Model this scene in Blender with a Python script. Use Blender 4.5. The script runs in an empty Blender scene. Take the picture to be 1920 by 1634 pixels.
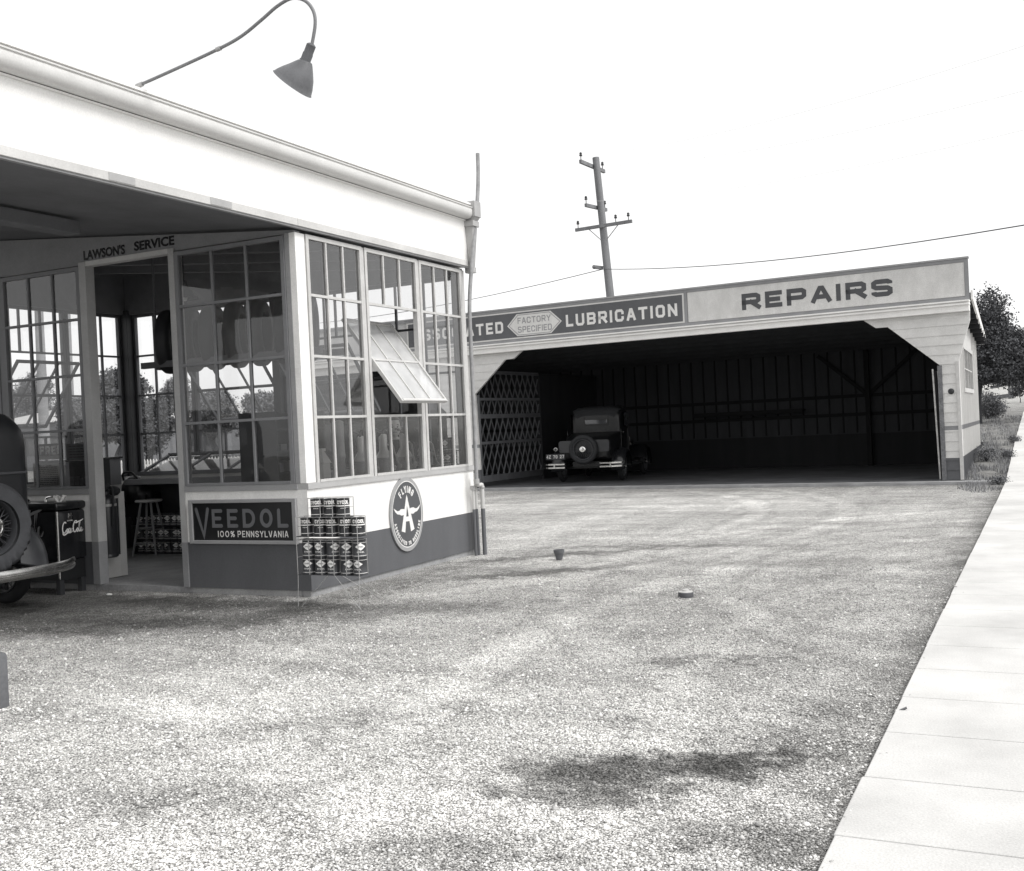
import bpy, bmesh, math, random
import numpy as np
from mathutils import Vector, Matrix
from math import sin, cos, pi, radians as R, atan, atan2, sqrt
random.seed(11); rng = np.random.default_rng(5)
S = bpy.context.scene; COL = S.collection

# ------------------------------------------------------------------ camera
FPX, YAW, PITCH, ROLL, CH = 2010.37, .461, -.0064, -.0472, 1.5      # focal length in pixels of a 1920 px wide frame
fw = Vector((-sin(YAW)*cos(PITCH), cos(YAW)*cos(PITCH), sin(PITCH)))
r0 = Vector((cos(YAW), sin(YAW), 0)); u0 = r0.cross(fw)
rt = cos(ROLL)*r0 + sin(ROLL)*u0; up = -sin(ROLL)*r0 + cos(ROLL)*u0
cd = bpy.data.cameras.new('camera'); cam = bpy.data.objects.new('camera', cd); COL.objects.link(cam)
cam.matrix_world = Matrix(((rt.x, up.x, -fw.x, 0), (rt.y, up.y, -fw.y, 0), (rt.z, up.z, -fw.z, CH), (0, 0, 0, 1)))
cd.sensor_width = 36; cd.lens = FPX/1920*36; cd.clip_start = .05; cd.clip_end = 3000
S.camera = cam
CP = Vector((0, 0, CH))
def ray(x, y): return fw + rt*((x-960)/FPX) - up*((y-817)/FPX)
def onX(x, y, X): d = ray(x, y); return CP + d*(X/d.x)
def onY(x, y, Y): d = ray(x, y); return CP + d*(Y/d.y)
def onZ(x, y, Z): d = ray(x, y); return CP + d*((Z-CH)/d.z)

# ------------------------------------------------------------------ light
SUN_EL, SUN_AZ = R(50), R(-4)            # azimuth from +X (east); negative = towards the south
sd = Vector((cos(SUN_EL)*cos(SUN_AZ), cos(SUN_EL)*sin(SUN_AZ), sin(SUN_EL)))
w = bpy.data.worlds.new('World'); S.world = w; w.use_nodes = True
nt = w.node_tree; nt.nodes.clear()
sky = nt.nodes.new('ShaderNodeTexSky'); sky.sky_type = 'NISHITA'; sky.sun_disc = False
sky.sun_elevation = SUN_EL; sky.sun_rotation = R(90)-SUN_AZ; sky.dust_density = 3; sky.air_density = 1.0
# thin bright overcast: the sky's own light plus an even veil of cloud, recorded in grey by the film
bw = nt.nodes.new('ShaderNodeRGBToBW'); bg = nt.nodes.new('ShaderNodeBackground'); wo = nt.nodes.new('ShaderNodeOutputWorld')
vl = nt.nodes.new('ShaderNodeMath'); vl.operation = 'MULTIPLY_ADD'; vl.inputs[1].default_value = .5; vl.inputs[2].default_value = 3.9
nt.links.new(sky.outputs[0], bw.inputs[0]); nt.links.new(bw.outputs[0], vl.inputs[0]); nt.links.new(vl.outputs[0], bg.inputs[0]); nt.links.new(bg.outputs[0], wo.inputs[0])
bg.inputs[1].default_value = .15
sl = bpy.data.lights.new('sun', 'SUN'); sl.energy = 1.5; sl.angle = R(24); sl.color = (1, .985, .96)
so = bpy.data.objects.new('sun', sl); COL.objects.link(so); so.rotation_euler = (-sd).to_track_quat('-Z', 'Y').to_euler(); so.location = sd*60
S.view_settings.view_transform = 'Standard'; S.view_settings.look = 'None'; S.view_settings.gamma = 1
S.view_settings.exposure = .5
S.cycles.max_bounces = 10; S.cycles.transparent_max_bounces = 24; S.cycles.use_denoising = True
S.cycles.sample_clamp_indirect = 8

# ------------------------------------------------------------------ materials
def g(v):                                 # a grey with the print's tint: cool in the darks, faintly warm in the lights
    k = min(1, max(0, v/.5))**.5
    return (v*(.93+.08*k), v*(.975+.025*k), v*(1.11-.13*k), 1)
MATS = {}
def mat(name, v, rough=.7, metal=0, var=.12, scale=3, bump=.0, bscale=80, rnd=0, spec=.4, z=None, fine=.06, streak=0):
    """grey paint: v albedo, var slow variation, fine grain; z = [(height, albedo), ...] paint bands above given heights"""
    if name in MATS: return MATS[name]
    m = bpy.data.materials.new(name); m.use_nodes = True; n = m.node_tree.nodes; L = m.node_tree.links.new
    b = n['Principled BSDF']; b.inputs['Roughness'].default_value = rough; b.inputs['Metallic'].default_value = metal
    b.inputs['Specular IOR Level'].default_value = spec
    tc = n.new('ShaderNodeTexCoord')
    col = n.new('ShaderNodeRGB'); col.outputs[0].default_value = g(v); cur = col.outputs[0]
    if z:
        sep = n.new('ShaderNodeSeparateXYZ'); L(tc.outputs['Object'], sep.inputs[0])
        for zz, vv in z:
            c = n.new('ShaderNodeMath'); c.operation = 'GREATER_THAN'; L(sep.outputs[2], c.inputs[0]); c.inputs[1].default_value = zz
            mx = n.new('ShaderNodeMix'); mx.data_type = 'RGBA'; L(c.outputs[0], mx.inputs[0]); L(cur, mx.inputs[6]); mx.inputs[7].default_value = g(vv); cur = mx.outputs[2]
    nz = n.new('ShaderNodeTexNoise'); nz.inputs['Scale'].default_value = scale; nz.inputs['Detail'].default_value = 6; nz.inputs['Roughness'].default_value = .65
    if streak:
        mp = n.new('ShaderNodeMapping'); mp.inputs['Scale'].default_value = (1, 1, 1/streak); L(tc.outputs['Object'], mp.inputs[0]); L(mp.outputs[0], nz.inputs['Vector'])
    else: L(tc.outputs['Object'], nz.inputs['Vector'])
    mr = n.new('ShaderNodeMapRange'); mr.inputs[1].default_value = .3; mr.inputs[2].default_value = .7; mr.inputs[3].default_value = 1-var; mr.inputs[4].default_value = 1+var*.6; L(nz.outputs[0], mr.inputs[0])
    n2 = n.new('ShaderNodeTexNoise'); n2.inputs['Scale'].default_value = bscale; n2.inputs['Detail'].default_value = 3; L(tc.outputs['Object'], n2.inputs['Vector'])
    m2 = n.new('ShaderNodeMapRange'); m2.inputs[1].default_value = .25; m2.inputs[2].default_value = .75; m2.inputs[3].default_value = 1-fine*1.5; m2.inputs[4].default_value = 1+fine; L(n2.outputs[0], m2.inputs[0])
    mu = n.new('ShaderNodeMath'); mu.operation = 'MULTIPLY'; L(mr.outputs[0], mu.inputs[0]); L(m2.outputs[0], mu.inputs[1]); f = mu.outputs[0]
    if rnd:
        ge = n.new('ShaderNodeNewGeometry'); m3 = n.new('ShaderNodeMapRange'); m3.inputs[3].default_value = 1-rnd; m3.inputs[4].default_value = 1+rnd; L(ge.outputs['Random Per Island'], m3.inputs[0])
        m4 = n.new('ShaderNodeMath'); m4.operation = 'MULTIPLY'; L(f, m4.inputs[0]); L(m3.outputs[0], m4.inputs[1]); f = m4.outputs[0]
    sc = n.new('ShaderNodeVectorMath'); sc.operation = 'SCALE'; L(cur, sc.inputs[0]); L(f, sc.inputs['Scale']); L(sc.outputs[0], b.inputs['Base Color'])
    if bump:
        bp = n.new('ShaderNodeBump'); bp.inputs['Strength'].default_value = bump; bp.inputs['Distance'].default_value = .01; L(n2.outputs[0], bp.inputs['Height']); L(bp.outputs[0], b.inputs['Normal'])
    MATS[name] = m; return m
def glass_mat(name, tint=.9, dust_glare=.05, refl=1.6, dv=.4):
    if name in MATS: return MATS[name]
    m = bpy.data.materials.new(name); m.use_nodes = True; n = m.node_tree.nodes; L = m.node_tree.links.new; n.clear()
    t = n.new('ShaderNodeBsdfTransparent'); t.inputs[0].default_value = (tint, tint, tint, 1)
    d = n.new('ShaderNodeBsdfDiffuse'); d.inputs[0].default_value = (.75, .75, .75, 1)
    tc = n.new('ShaderNodeTexCoord'); nz = n.new('ShaderNodeTexNoise'); nz.inputs['Scale'].default_value = 5; nz.inputs['Detail'].default_value = 5; L(tc.outputs['Object'], nz.inputs['Vector'])
    mr = n.new('ShaderNodeMapRange'); mr.inputs[1].default_value = .3; mr.inputs[2].default_value = .7; mr.inputs[3].default_value = dust_glare*(1-dv); mr.inputs[4].default_value = dust_glare*(1+dv); L(nz.outputs[0], mr.inputs[0])
    a = n.new('ShaderNodeMixShader'); L(mr.outputs[0], a.inputs[0]); L(t.outputs[0], a.inputs[1]); L(d.outputs[0], a.inputs[2])
    fr = n.new('ShaderNodeFresnel'); fr.inputs[0].default_value = refl
    gl = n.new('ShaderNodeBsdfGlossy'); gl.inputs['Roughness'].default_value = .015; gl.inputs[0].default_value = (.95, .95, .95, 1)
    bp = n.new('ShaderNodeBump'); bp.inputs['Strength'].default_value = .05 if refl < 2 else .012; bp.inputs['Distance'].default_value = .02
    n3 = n.new('ShaderNodeTexNoise'); n3.inputs['Scale'].default_value = 1.8; L(tc.outputs['Object'], n3.inputs['Vector']); L(n3.outputs[0], bp.inputs['Height']); L(bp.outputs[0], gl.inputs['Normal'])
    x = n.new('ShaderNodeMixShader'); o = n.new('ShaderNodeOutputMaterial'); L(fr.outputs[0], x.inputs[0]); L(a.outputs[0], x.inputs[1]); L(gl.outputs[0], x.inputs[2]); L(x.outputs[0], o.inputs[0])
    MATS[name] = m; return m
WHITE = mat('white_paint', .80, .55, var=.05, streak=4)
TRIM = mat('trim_paint', .42, .6, var=.10)
WALLE = mat('wall_paint', .105, .6, var=.12, z=[(.506, .80)], streak=3)
SILL = mat('sill_paint', .30, .6)
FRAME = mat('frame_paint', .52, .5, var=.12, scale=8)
DARK = mat('dark_paint', .045, .5)
BLACK = mat('black_enamel', .012, .25, var=.1)
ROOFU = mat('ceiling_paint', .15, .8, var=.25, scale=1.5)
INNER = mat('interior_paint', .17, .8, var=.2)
CONC = mat('concrete', .36, .9, var=.22, bump=.3, bscale=60, fine=.12)
FLOOR = mat('floor_concrete', .30, .85, var=.25, bump=.2, bscale=40, fine=.12)
GALV = mat('galvanised_metal', .42, .5, metal=.35, var=.12, scale=6)
CHROME = mat('chrome', .75, .12, metal=1, var=.06)
DULLCH = mat('worn_chrome', .62, .25, metal=1, var=.2, scale=12)
RUBBER = mat('rubber', .022, .75, var=.2)
GLASS = glass_mat('window_glass'); GLASSD = glass_mat('dusty_glass', .92, .02, 1.65); GLASSE = glass_mat('side_glass', .88, .03, 1.85); GLASSS = glass_mat('sash_glass', .7, .55, 1.9, .12)  # sash glass: the sky's reflection is put in as diffuse white
WOOD = mat('weathered_wood', .17, .9, var=.3, scale=6, bump=.4, bscale=50, fine=.2)
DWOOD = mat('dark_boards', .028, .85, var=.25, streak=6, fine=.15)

# ------------------------------------------------------------------ mesh builder
ROOTM = {}
class MB:
    def __init__(s): s.v = []; s.f = []
    def add(s, vs, fs):
        o = len(s.v); s.v += [tuple(p) for p in vs]; s.f += [tuple(i+o for i in f) for f in fs]; return s
    def box(s, x0, x1, y0, y1, z0, z1, mp=None):
        vs = [(x, y, z) for z in (z0, z1) for y in (y0, y1) for x in (x0, x1)]
        if mp: vs = [mp(*p) for p in vs]
        return s.add(vs, [(0, 2, 3, 1), (4, 5, 7, 6), (0, 1, 5, 4), (2, 6, 7, 3), (0, 4, 6, 2), (1, 3, 7, 5)])
    def hexa(s, a, b):                     # two quads joined
        return s.add(list(a)+list(b), [(3, 2, 1, 0), (4, 5, 6, 7)]+[(i, (i+1) % 4, 4+(i+1) % 4, 4+i) for i in range(4)])
    def prism(s, pts, mp, d0, d1):         # polygon (u,v) between depths d0, d1; mp(u,v,d)
        n = len(pts)
        return s.add([mp(u, v, d0) for u, v in pts]+[mp(u, v, d1) for u, v in pts],
                     [tuple(range(n))[::-1], tuple(range(n, 2*n))]+[(i, (i+1) % n, n+(i+1) % n, n+i) for i in range(n)])
    def bar(s, p, q, w, h, upv=(0, 0, 1)):
        p = Vector(p); q = Vector(q); d = (q-p).normalized(); a = d.cross(Vector(upv))
        if a.length < 1e-4: a = d.cross(Vector((1, 0, 0)))
        a.normalize(); b = a.cross(d); a *= w/2; b *= h/2
        return s.hexa([p-a-b, p+a-b, p+a+b, p-a+b], [q-a-b, q+a-b, q+a+b, q-a+b])
    def tube(s, path, r, n=8, caps=True):
        P = [Vector(p) for p in path]; m = len(P); rs = r if isinstance(r, (list, tuple)) else [r]*m
        t0 = (P[1]-P[0]).normalized(); nn = t0.cross(Vector((0, 0, 1)))
        if nn.length < 1e-3: nn = t0.cross(Vector((1, 0, 0)))
        nn.normalize(); o = len(s.v); vs = []
        for i in range(m):
            t = ((P[min(i+1, m-1)]-P[max(i-1, 0)])).normalized(); nn = (nn-t*nn.dot(t)).normalized(); bb = t.cross(nn)
            for k in range(n):
                a = 2*pi*k/n; vs.append(P[i]+(nn*cos(a)+bb*sin(a))*rs[i])
        fs = [(i*n+k, i*n+(k+1) % n, (i+1)*n+(k+1) % n, (i+1)*n+k) for i in range(m-1) for k in range(n)]
        if caps: fs += [tuple(range(n))[::-1], tuple(range((m-1)*n, m*n))]
        return s.add(vs, fs)
    def lathe(s, prof, M=None, n=24, closed=False):   # prof [(r, h)] about local z; M places it
        M = M or Matrix(); vs = []; m = len(prof)
        for r_, h_ in prof:
            for k in range(n): a = 2*pi*k/n; vs.append(M @ Vector((r_*cos(a), r_*sin(a), h_)))
        fs = [(i*n+k, i*n+(k+1) % n, ((i+1) % m)*n+(k+1) % n, ((i+1) % m)*n+k) for i in range(m if closed else m-1) for k in range(n)]
        if not closed:
            if prof[0][0] > 1e-4: fs.append(tuple(range(n))[::-1])
            if prof[-1][0] > 1e-4: fs.append(tuple(range((m-1)*n, m*n)))
        return s.add(vs, fs)
    def loft(s, rings, caps=True):
        n = len(rings[0]); o = [p for r_ in rings for p in r_]
        fs = [(i*n+k, i*n+(k+1) % n, (i+1)*n+(k+1) % n, (i+1)*n+k) for i in range(len(rings)-1) for k in range(n)]
        if caps: fs += [tuple(range(n))[::-1], tuple(range((len(rings)-1)*n, len(rings)*n))]
        return s.add(o, fs)
    def ball(s, c, r, n=12, sc=(1, 1, 1)):
        vs = []; fs = []; m = n//2
        for i in range(m+1):
            th = pi*i/m
            for k in range(n): a = 2*pi*k/n; vs.append((c[0]+r*sc[0]*sin(th)*cos(a), c[1]+r*sc[1]*sin(th)*sin(a), c[2]+r*sc[2]*cos(th)))
        fs = [(i*n+k, (i+1)*n+k, (i+1)*n+(k+1) % n, i*n+(k+1) % n) for i in range(m) for k in range(n)]
        return s.add(vs, fs)
    def build(s, name, m, parent=None, world=False, bevel=0, smooth=False, recalc=True):
        me = bpy.data.meshes.new(name)
        vs = s.v
        if world and parent:
            inv = top_matrix(parent).inverted(); vs = [inv @ Vector(p) for p in vs]
        me.from_pydata([tuple(p) for p in vs], [], s.f)
        if recalc or bevel:
            bm = bmesh.new(); bm.from_mesh(me)
            bmesh.ops.remove_doubles(bm, verts=bm.verts, dist=1e-6)
            bmesh.ops.recalc_face_normals(bm, faces=bm.faces)
            if bevel:
                ed = [e for e in bm.edges if len(e.link_faces) == 2 and e.calc_face_angle(0) > .6]
                bmesh.ops.bevel(bm, geom=ed, offset=bevel, segments=2, profile=.5, affect='EDGES', clamp_overlap=True)
            bm.to_mesh(me); bm.free()
        if smooth:
            me.polygons.foreach_set('use_smooth', [True]*len(me.polygons)); me.set_sharp_from_angle(angle=R(38))
        me.materials.append(m)
        o = bpy.data.objects.new(name, me); COL.objects.link(o)
        if parent: o.parent = parent
        return o
def top_matrix(o):
    while o.parent: o = o.parent
    return ROOTM.get(o.name, Matrix())
def tag(o, label=None, cat=None, group=None, kind=None):
    if label: o['label'] = label
    if cat: o['category'] = cat
    if group: o['group'] = group
    if kind: o['kind'] = kind
    return o
def thing(name, label, cat, loc=(0, 0, 0), rz=0, group=None):
    o = bpy.data.objects.new(name, None); COL.objects.link(o); o.location = loc; o.rotation_euler = (0, 0, rz); o.empty_display_size = .2
    ROOTM[o.name] = Matrix.Translation(loc) @ Matrix.Rotation(rz, 4, 'Z')
    return tag(o, label, cat, group)
def single(mb, name, m, label, cat, loc, group=None, **k):      # a thing that is one mesh; mb in world coordinates
    mb.v = [(p[0]-loc[0], p[1]-loc[1], p[2]-loc[2]) for p in mb.v]
    o = mb.build(name, m, **k); o.location = loc; ROOTM[o.name] = Matrix.Translation(loc); return tag(o, label, cat, group)
def dup(src, loc=None, rz=None, label=None, group=None):
    def cp(o, par):
        c = o.copy(); COL.objects.link(c); c.parent = par
        for ch in list(o.children): cp(ch, c)
        return c
    c = cp(src, None)
    if loc is not None: c.location = loc
    if rz is not None: c.rotation_euler = (0, 0, rz)
    if label: c['label'] = label
    if group: c['group'] = group
    ROOTM[c.name] = Matrix.Translation(c.location) @ Matrix.Rotation(c.rotation_euler.z, 4, 'Z')
    return c
def axM(o, d, upv=(0, 0, 1)):              # matrix whose z axis is d at o
    d = Vector(d).normalized(); a = Vector(upv).cross(d)
    if a.length < 1e-4: a = Vector((1, 0, 0)).cross(d)
    a.normalize(); b = d.cross(a)
    return Matrix(((a.x, b.x, d.x, o[0]), (a.y, b.y, d.y, o[1]), (a.z, b.z, d.z, o[2]), (0, 0, 0, 1)))

# ------------------------------------------------------------------ lettering
def arc(cx, cy, rx, ry, a0, a1, n=10): return [(cx+rx*cos(R(a0+(a1-a0)*i/n)), cy+ry*sin(R(a0+(a1-a0)*i/n))) for i in range(n+1)]
C_ = .2
BLK = {                                     # blocky sign-painter letters: centre lines in a unit box, (closed, points)
 'A': [(0, [(0, 0), (.42, 1), (.58, 1), (1, 0)]), (2, [(.18, .3), (.82, .3)])],
 'B': [(0, [(0, .5), (0, 1), (.85, 1), (1, .88), (1, .64), (.85, .5), (0, .5)]), (0, [(.85, .5), (1, .36), (1, .12), (.85, 0), (0, 0), (0, .5)])],
 'C': [(0, [(1, .74), (1, .84), (.82, 1), (.18, 1), (0, .84), (0, .16), (.18, 0), (.82, 0), (1, .16), (1, .26)])],
 'D': [(1, [(0, 0), (0, 1), (.8, 1), (1, .84), (1, .16), (.8, 0)])],
 'E': [(0, [(1, 1), (0, 1), (0, 0), (1, 0)]), (0, [(0, .5), (.85, .5)])],
 'F': [(0, [(1, 1), (0, 1), (0, 0)]), (0, [(0, .5), (.85, .5)])],
 'G': [(0, [(1, .78), (1, .84), (.82, 1), (.18, 1), (0, .84), (0, .16), (.18, 0), (.82, 0), (1, .16), (1, .46), (.55, .46)])],
 'I': [(0, [(.5, 0), (.5, 1)])],
 'L': [(0, [(0, 1), (0, 0), (1, 0)])],
 'N': [(0, [(0, 0), (0, 1)]), (2, [(0, 1.02), (1, -.02)]), (0, [(1, 0), (1, 1)])],
 'O': [(1, [(.2, 0), (0, .16), (0, .84), (.2, 1), (.8, 1), (1, .84), (1, .16), (.8, 0)])],
 'P': [(0, [(0, 0), (0, 1), (.85, 1), (1, .88), (1, .55), (.85, .42), (0, .42)])],
 'R': [(0, [(0, 0), (0, 1), (.85, 1), (1, .88), (1, .57), (.85, .45), (0, .45)]), (0, [(.5, .45), (1, 0)])],
 'S': [(2, [(1, .80), (1, .88), (.84, 1), (.16, 1), (0, .88), (0, .64), (.16, .52), (.84, .48), (1, .36), (1, .12), (.84, 0), (.16, 0), (0, .12), (0, .20)])],
 'T': [(0, [(0, 1), (1, 1)]), (0, [(.5, 1), (.5, 0)])],
 'U': [(0, [(0, 1), (0, .16), (.18, 0), (.82, 0), (1, .16), (1, 1)])],
 'V': [(0, [(0, 1), (.44, 0), (.56, 0), (1, 1)])], 'Y': [(0, [(0, 1), (.5, .45), (1, 1)]), (0, [(.5, .45), (.5, 0)])],
 'K': [(0, [(0, 0), (0, 1)]), (0, [(1, 1), (.05, .42)]), (0, [(.35, .6), (1, 0)])],
 'W': [(0, [(0, 1), (.22, 0), (.28, 0), (.5, .8), (.72, 0), (.78, 0), (1, 1)])], 'M': [(0, [(0, 0), (0, 1)]), (2, [(0, 1), (.5, .3), (1, 1)]), (0, [(1, 0), (1, 1)])],
 'H': [(0, [(0, 0), (0, 1)]), (0, [(1, 0), (1, 1)]), (0, [(0, .5), (1, .5)])],
 "'": [(0, [(.5, 1), (.45, .72)])], ',': [(0, [(.5, .06), (.42, -.15)])], '.': [(0, [(.5, 0), (.5, .06)])],
 '0': [(1, [(.2, 0), (0, .16), (0, .84), (.2, 1), (.8, 1), (1, .84), (1, .16), (.8, 0)])],
 '1': [(0, [(.5, 0), (.5, 1)])], '2': [(0, [(0, .8), (.2, 1), (.8, 1), (1, .82), (1, .62), (0, 0), (1, 0)])],
 '4': [(0, [(.75, 0), (.75, 1), (0, .3), (1, .3)])], '7': [(0, [(0, 1), (1, 1), (.35, 0)])], 'Z': [(0, [(0, 1), (1, 1), (0, 0), (1, 0)])],
 '%': [(1, arc(.22, .78, .2, .2, 0, 330, 11)), (1, arc(.78, .22, .2, .2, 0, 330, 11)), (0, [(.15, 0), (.85, 1)])],
}
RND = dict(BLK)
RND['O'] = RND['0'] = [(1, arc(.5, .5, .5, .5, 0, 345, 23))]
RND['D'] = [(1, [(0, 0), (0, 1), (.4, 1)]+arc(.4, .5, .6, .5, 84, -90, 14))]
RND['S'] = [(0, arc(.5, .75, .48, .25, 20, 270, 12)[:-1]+arc(.5, .25, .5, .25, 90, -160, 12))]
RND['P'] = [(0, [(0, 0), (0, 1), (.55, 1)]+arc(.55, .72, .45, .28, 90, -90, 10)+[(0, .44)])]
RND['G'] = [(0, arc(.5, .5, .5, .5, 45, 330, 16)+[(1, .45), (.55, .45)])]
RND['C'] = [(0, arc(.5, .5, .5, .5, 48, 312, 16))]
RND['R'] = [(0, [(0, 0), (0, 1), (.55, 1)]+arc(.55, .74, .45, .26, 90, -90, 10)+[(0, .48)]), (0, [(.5, .48), (1, 0)])]
NARROW = {'I': .0, '1': .0, "'": .1, '.': .05, ',': .1, ' ': .5, 'E': .85, 'F': .82, 'L': .8, 'W': 1.35, 'M': 1.2, '%': 1.15}
def ribbon(mb, pts, t, mp, d, closed=False, rounded=False, tw=None):
    n = len(pts); Lf = []; Rt = []
    tw = tw or [t]*n
    for i in range(n):
        p = Vector(pts[i]); a = Vector(pts[i-1]) if (i > 0 or closed) else None; b = Vector(pts[(i+1) % n]) if (i < n-1 or closed) else None
        d1 = (p-a).normalized() if a is not None else None; d2 = (b-p).normalized() if b is not None else None
        if d1 is None: d1 = d2
        if d2 is None: d2 = d1
        n1 = Vector((-d1.y, d1.x)); n2 = Vector((-d2.y, d2.x)); m = n1+n2
        if m.length < .15: m = n1
        m.normalize(); k = tw[i]/2/max(.42, m.dot(n1)); Lf.append(p+m*k); Rt.append(p-m*k)
    o = [mp(q.x, q.y, d) for q in Lf]+[mp(q.x, q.y, d) for q in Rt]
    mb.add(o, [(i, (i+1) % n, n+(i+1) % n, n+i) for i in range(n if closed else n-1)])
    if rounded and not closed:
        for i, j in ((0, 1), (n-1, n-2)):
            p = Vector(pts[i]); q = (p-Vector(pts[j])).normalized(); nn = Vector((-q.y, q.x)); fan = [p]
            for k in range(9): a = -pi/2+pi*k/8; fan.append(p+(q*cos(a)+nn*sin(a))*t/2)
            mb.add([mp(c.x, c.y, d) for c in fan], [(0, k, k+1) for k in range(1, 9)])
def text(mb, s, mp, u0, v0, h, wid, t, d=.004, style=BLK, rounded=False, length=None, adv=None):
    """stroke lettering; baseline at v0, height h, letter width wid*h, stroke t*h; length squeezes to a total"""
    wd = lambda c: NARROW.get(c, 1.0)*wid*h
    gap = adv if adv is not None else .22*h
    tot = sum(wd(c)+t*h+gap for c in s)-gap
    kx = (length/tot) if length else 1
    u = u0
    for c in s:
        cw = wd(c)
        for k, (cl, pts) in enumerate(style.get(c, [])):
            nocap = cl == 2; cl = cl == 1
            pp = [((u+(t*h/2+x*cw if NARROW.get(c, 1) else t*h/2)*kx), v0+t*h/2+y*(h-t*h)) for x, y in pts]
            if not cl and not rounded and not nocap:
                for i_, j_ in ((0, 1), (-1, -2)):
                    a_, b_ = Vector(pp[i_]), Vector(pp[j_]); a_ += (a_-b_).normalized()*t*h*.5; pp[i_] = (a_.x, a_.y)
            ribbon(mb, pp, t*h, mp, d+.0006*k, bool(cl), rounded)
        u += (cw+t*h+gap)*kx
    return u
FC = {}
def font_mesh(s, size=1, offset=0.02):
    key = (s, size, offset)
    if key not in FC:
        cu = bpy.data.curves.new('lettering', 'FONT'); cu.body = s; cu.size = size; cu.offset = offset; cu.align_x = 'CENTER'; cu.resolution_u = 3
        o = bpy.data.objects.new('lettering', cu); COL.objects.link(o); bpy.context.view_layer.update()
        me = o.to_mesh(); FC[key] = ([v.co.copy() for v in me.vertices], [tuple(p.vertices) for p in me.polygons]); o.to_mesh_clear()
        bpy.data.objects.remove(o); bpy.data.curves.remove(cu)
    return FC[key]
def ftext(mb, s, mp, uc, v0, h, length=None, d=.004, offset=.02, size=1):
    vs, fs = font_mesh(s, 1, offset)
    x0 = min(v.x for v in vs); x1 = max(v.x for v in vs); y0 = 0; y1 = max(v.y for v in vs)
    ky = h/(y1-y0); kx = (length/(x1-x0)) if length else ky; xc = (x0+x1)/2
    mb.add([mp(uc+(v.x-xc)*kx, v0+v.y*ky, d) for v in vs], fs)
def smooth_path(P, n=5):
    out = []
    P = [Vector(p) for p in P]
    for i in range(len(P)-1):
        a = P[max(i-1, 0)]; b = P[i]; c = P[i+1]; e = P[min(i+2, len(P)-1)]
        for k in range(n):
            t = k/n; out.append(.5*((2*b)+(c-a)*t+(2*a-5*b+4*c-e)*t*t+(3*b-a-3*c+e)*t**3))
    out.append(P[-1]); return out
def script_logo(mb, mp, u0, v0, wdt, d=.004, thick=.03):
    """flowing script of the drinks cooler, unit width 1"""
    S_ = [
     [(.175, .40), (.19, .45), (.13, .46), (.06, .38), (.025, .25), (.03, .12), (.08, .055), (.14, .08), (.185, .16)],
     [(.03, .10), (.03, .02), (.08, -.02), (.15, .0), (.27, .045), (.40, .03)],
     [(.245, .21), (.215, .17), (.21, .09), (.235, .06), (.265, .11), (.265, .18), (.24, .21)],
     [(.35, .18), (.33, .21), (.30, .16), (.295, .09), (.32, .06), (.36, .10)],
     [(.425, .20), (.395, .20), (.375, .12), (.39, .06), (.42, .09), (.435, .20), (.43, .09), (.455, .07), (.48, .11)],
     [(.475, .18), (.515, .20)],
     [(.665, .42), (.69, .47), (.62, .47), (.55, .38), (.515, .25), (.52, .12), (.565, .055), (.62, .08), (.66, .15)],
     [(.58, .42), (.66, .40), (.78, .44), (.90, .47), (1.0, .52)],
     [(.715, .21), (.685, .17), (.68, .09), (.705, .06), (.735, .11), (.735, .18), (.71, .21)],
     [(.77, .12), (.81, .30), (.84, .42), (.82, .44), (.79, .28), (.78, .10), (.80, .06), (.83, .10)],
     [(.90, .20), (.87, .20), (.85, .12), (.865, .06), (.895, .09), (.91, .20), (.905, .09), (.93, .07), (.97, .14)],
    ]
    for k, st in enumerate(S_):
        pp = smooth_path(st, 5); n = len(pp)
        tw = [thick*wdt*(.55+.9*sin(pi*(i+.5)/n)) for i in range(n)]
        ribbon(mb, [(u0+p.x*wdt, v0+p.y*wdt) for p in pp], thick*wdt, mp, d+.0005*k, tw=tw)

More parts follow.
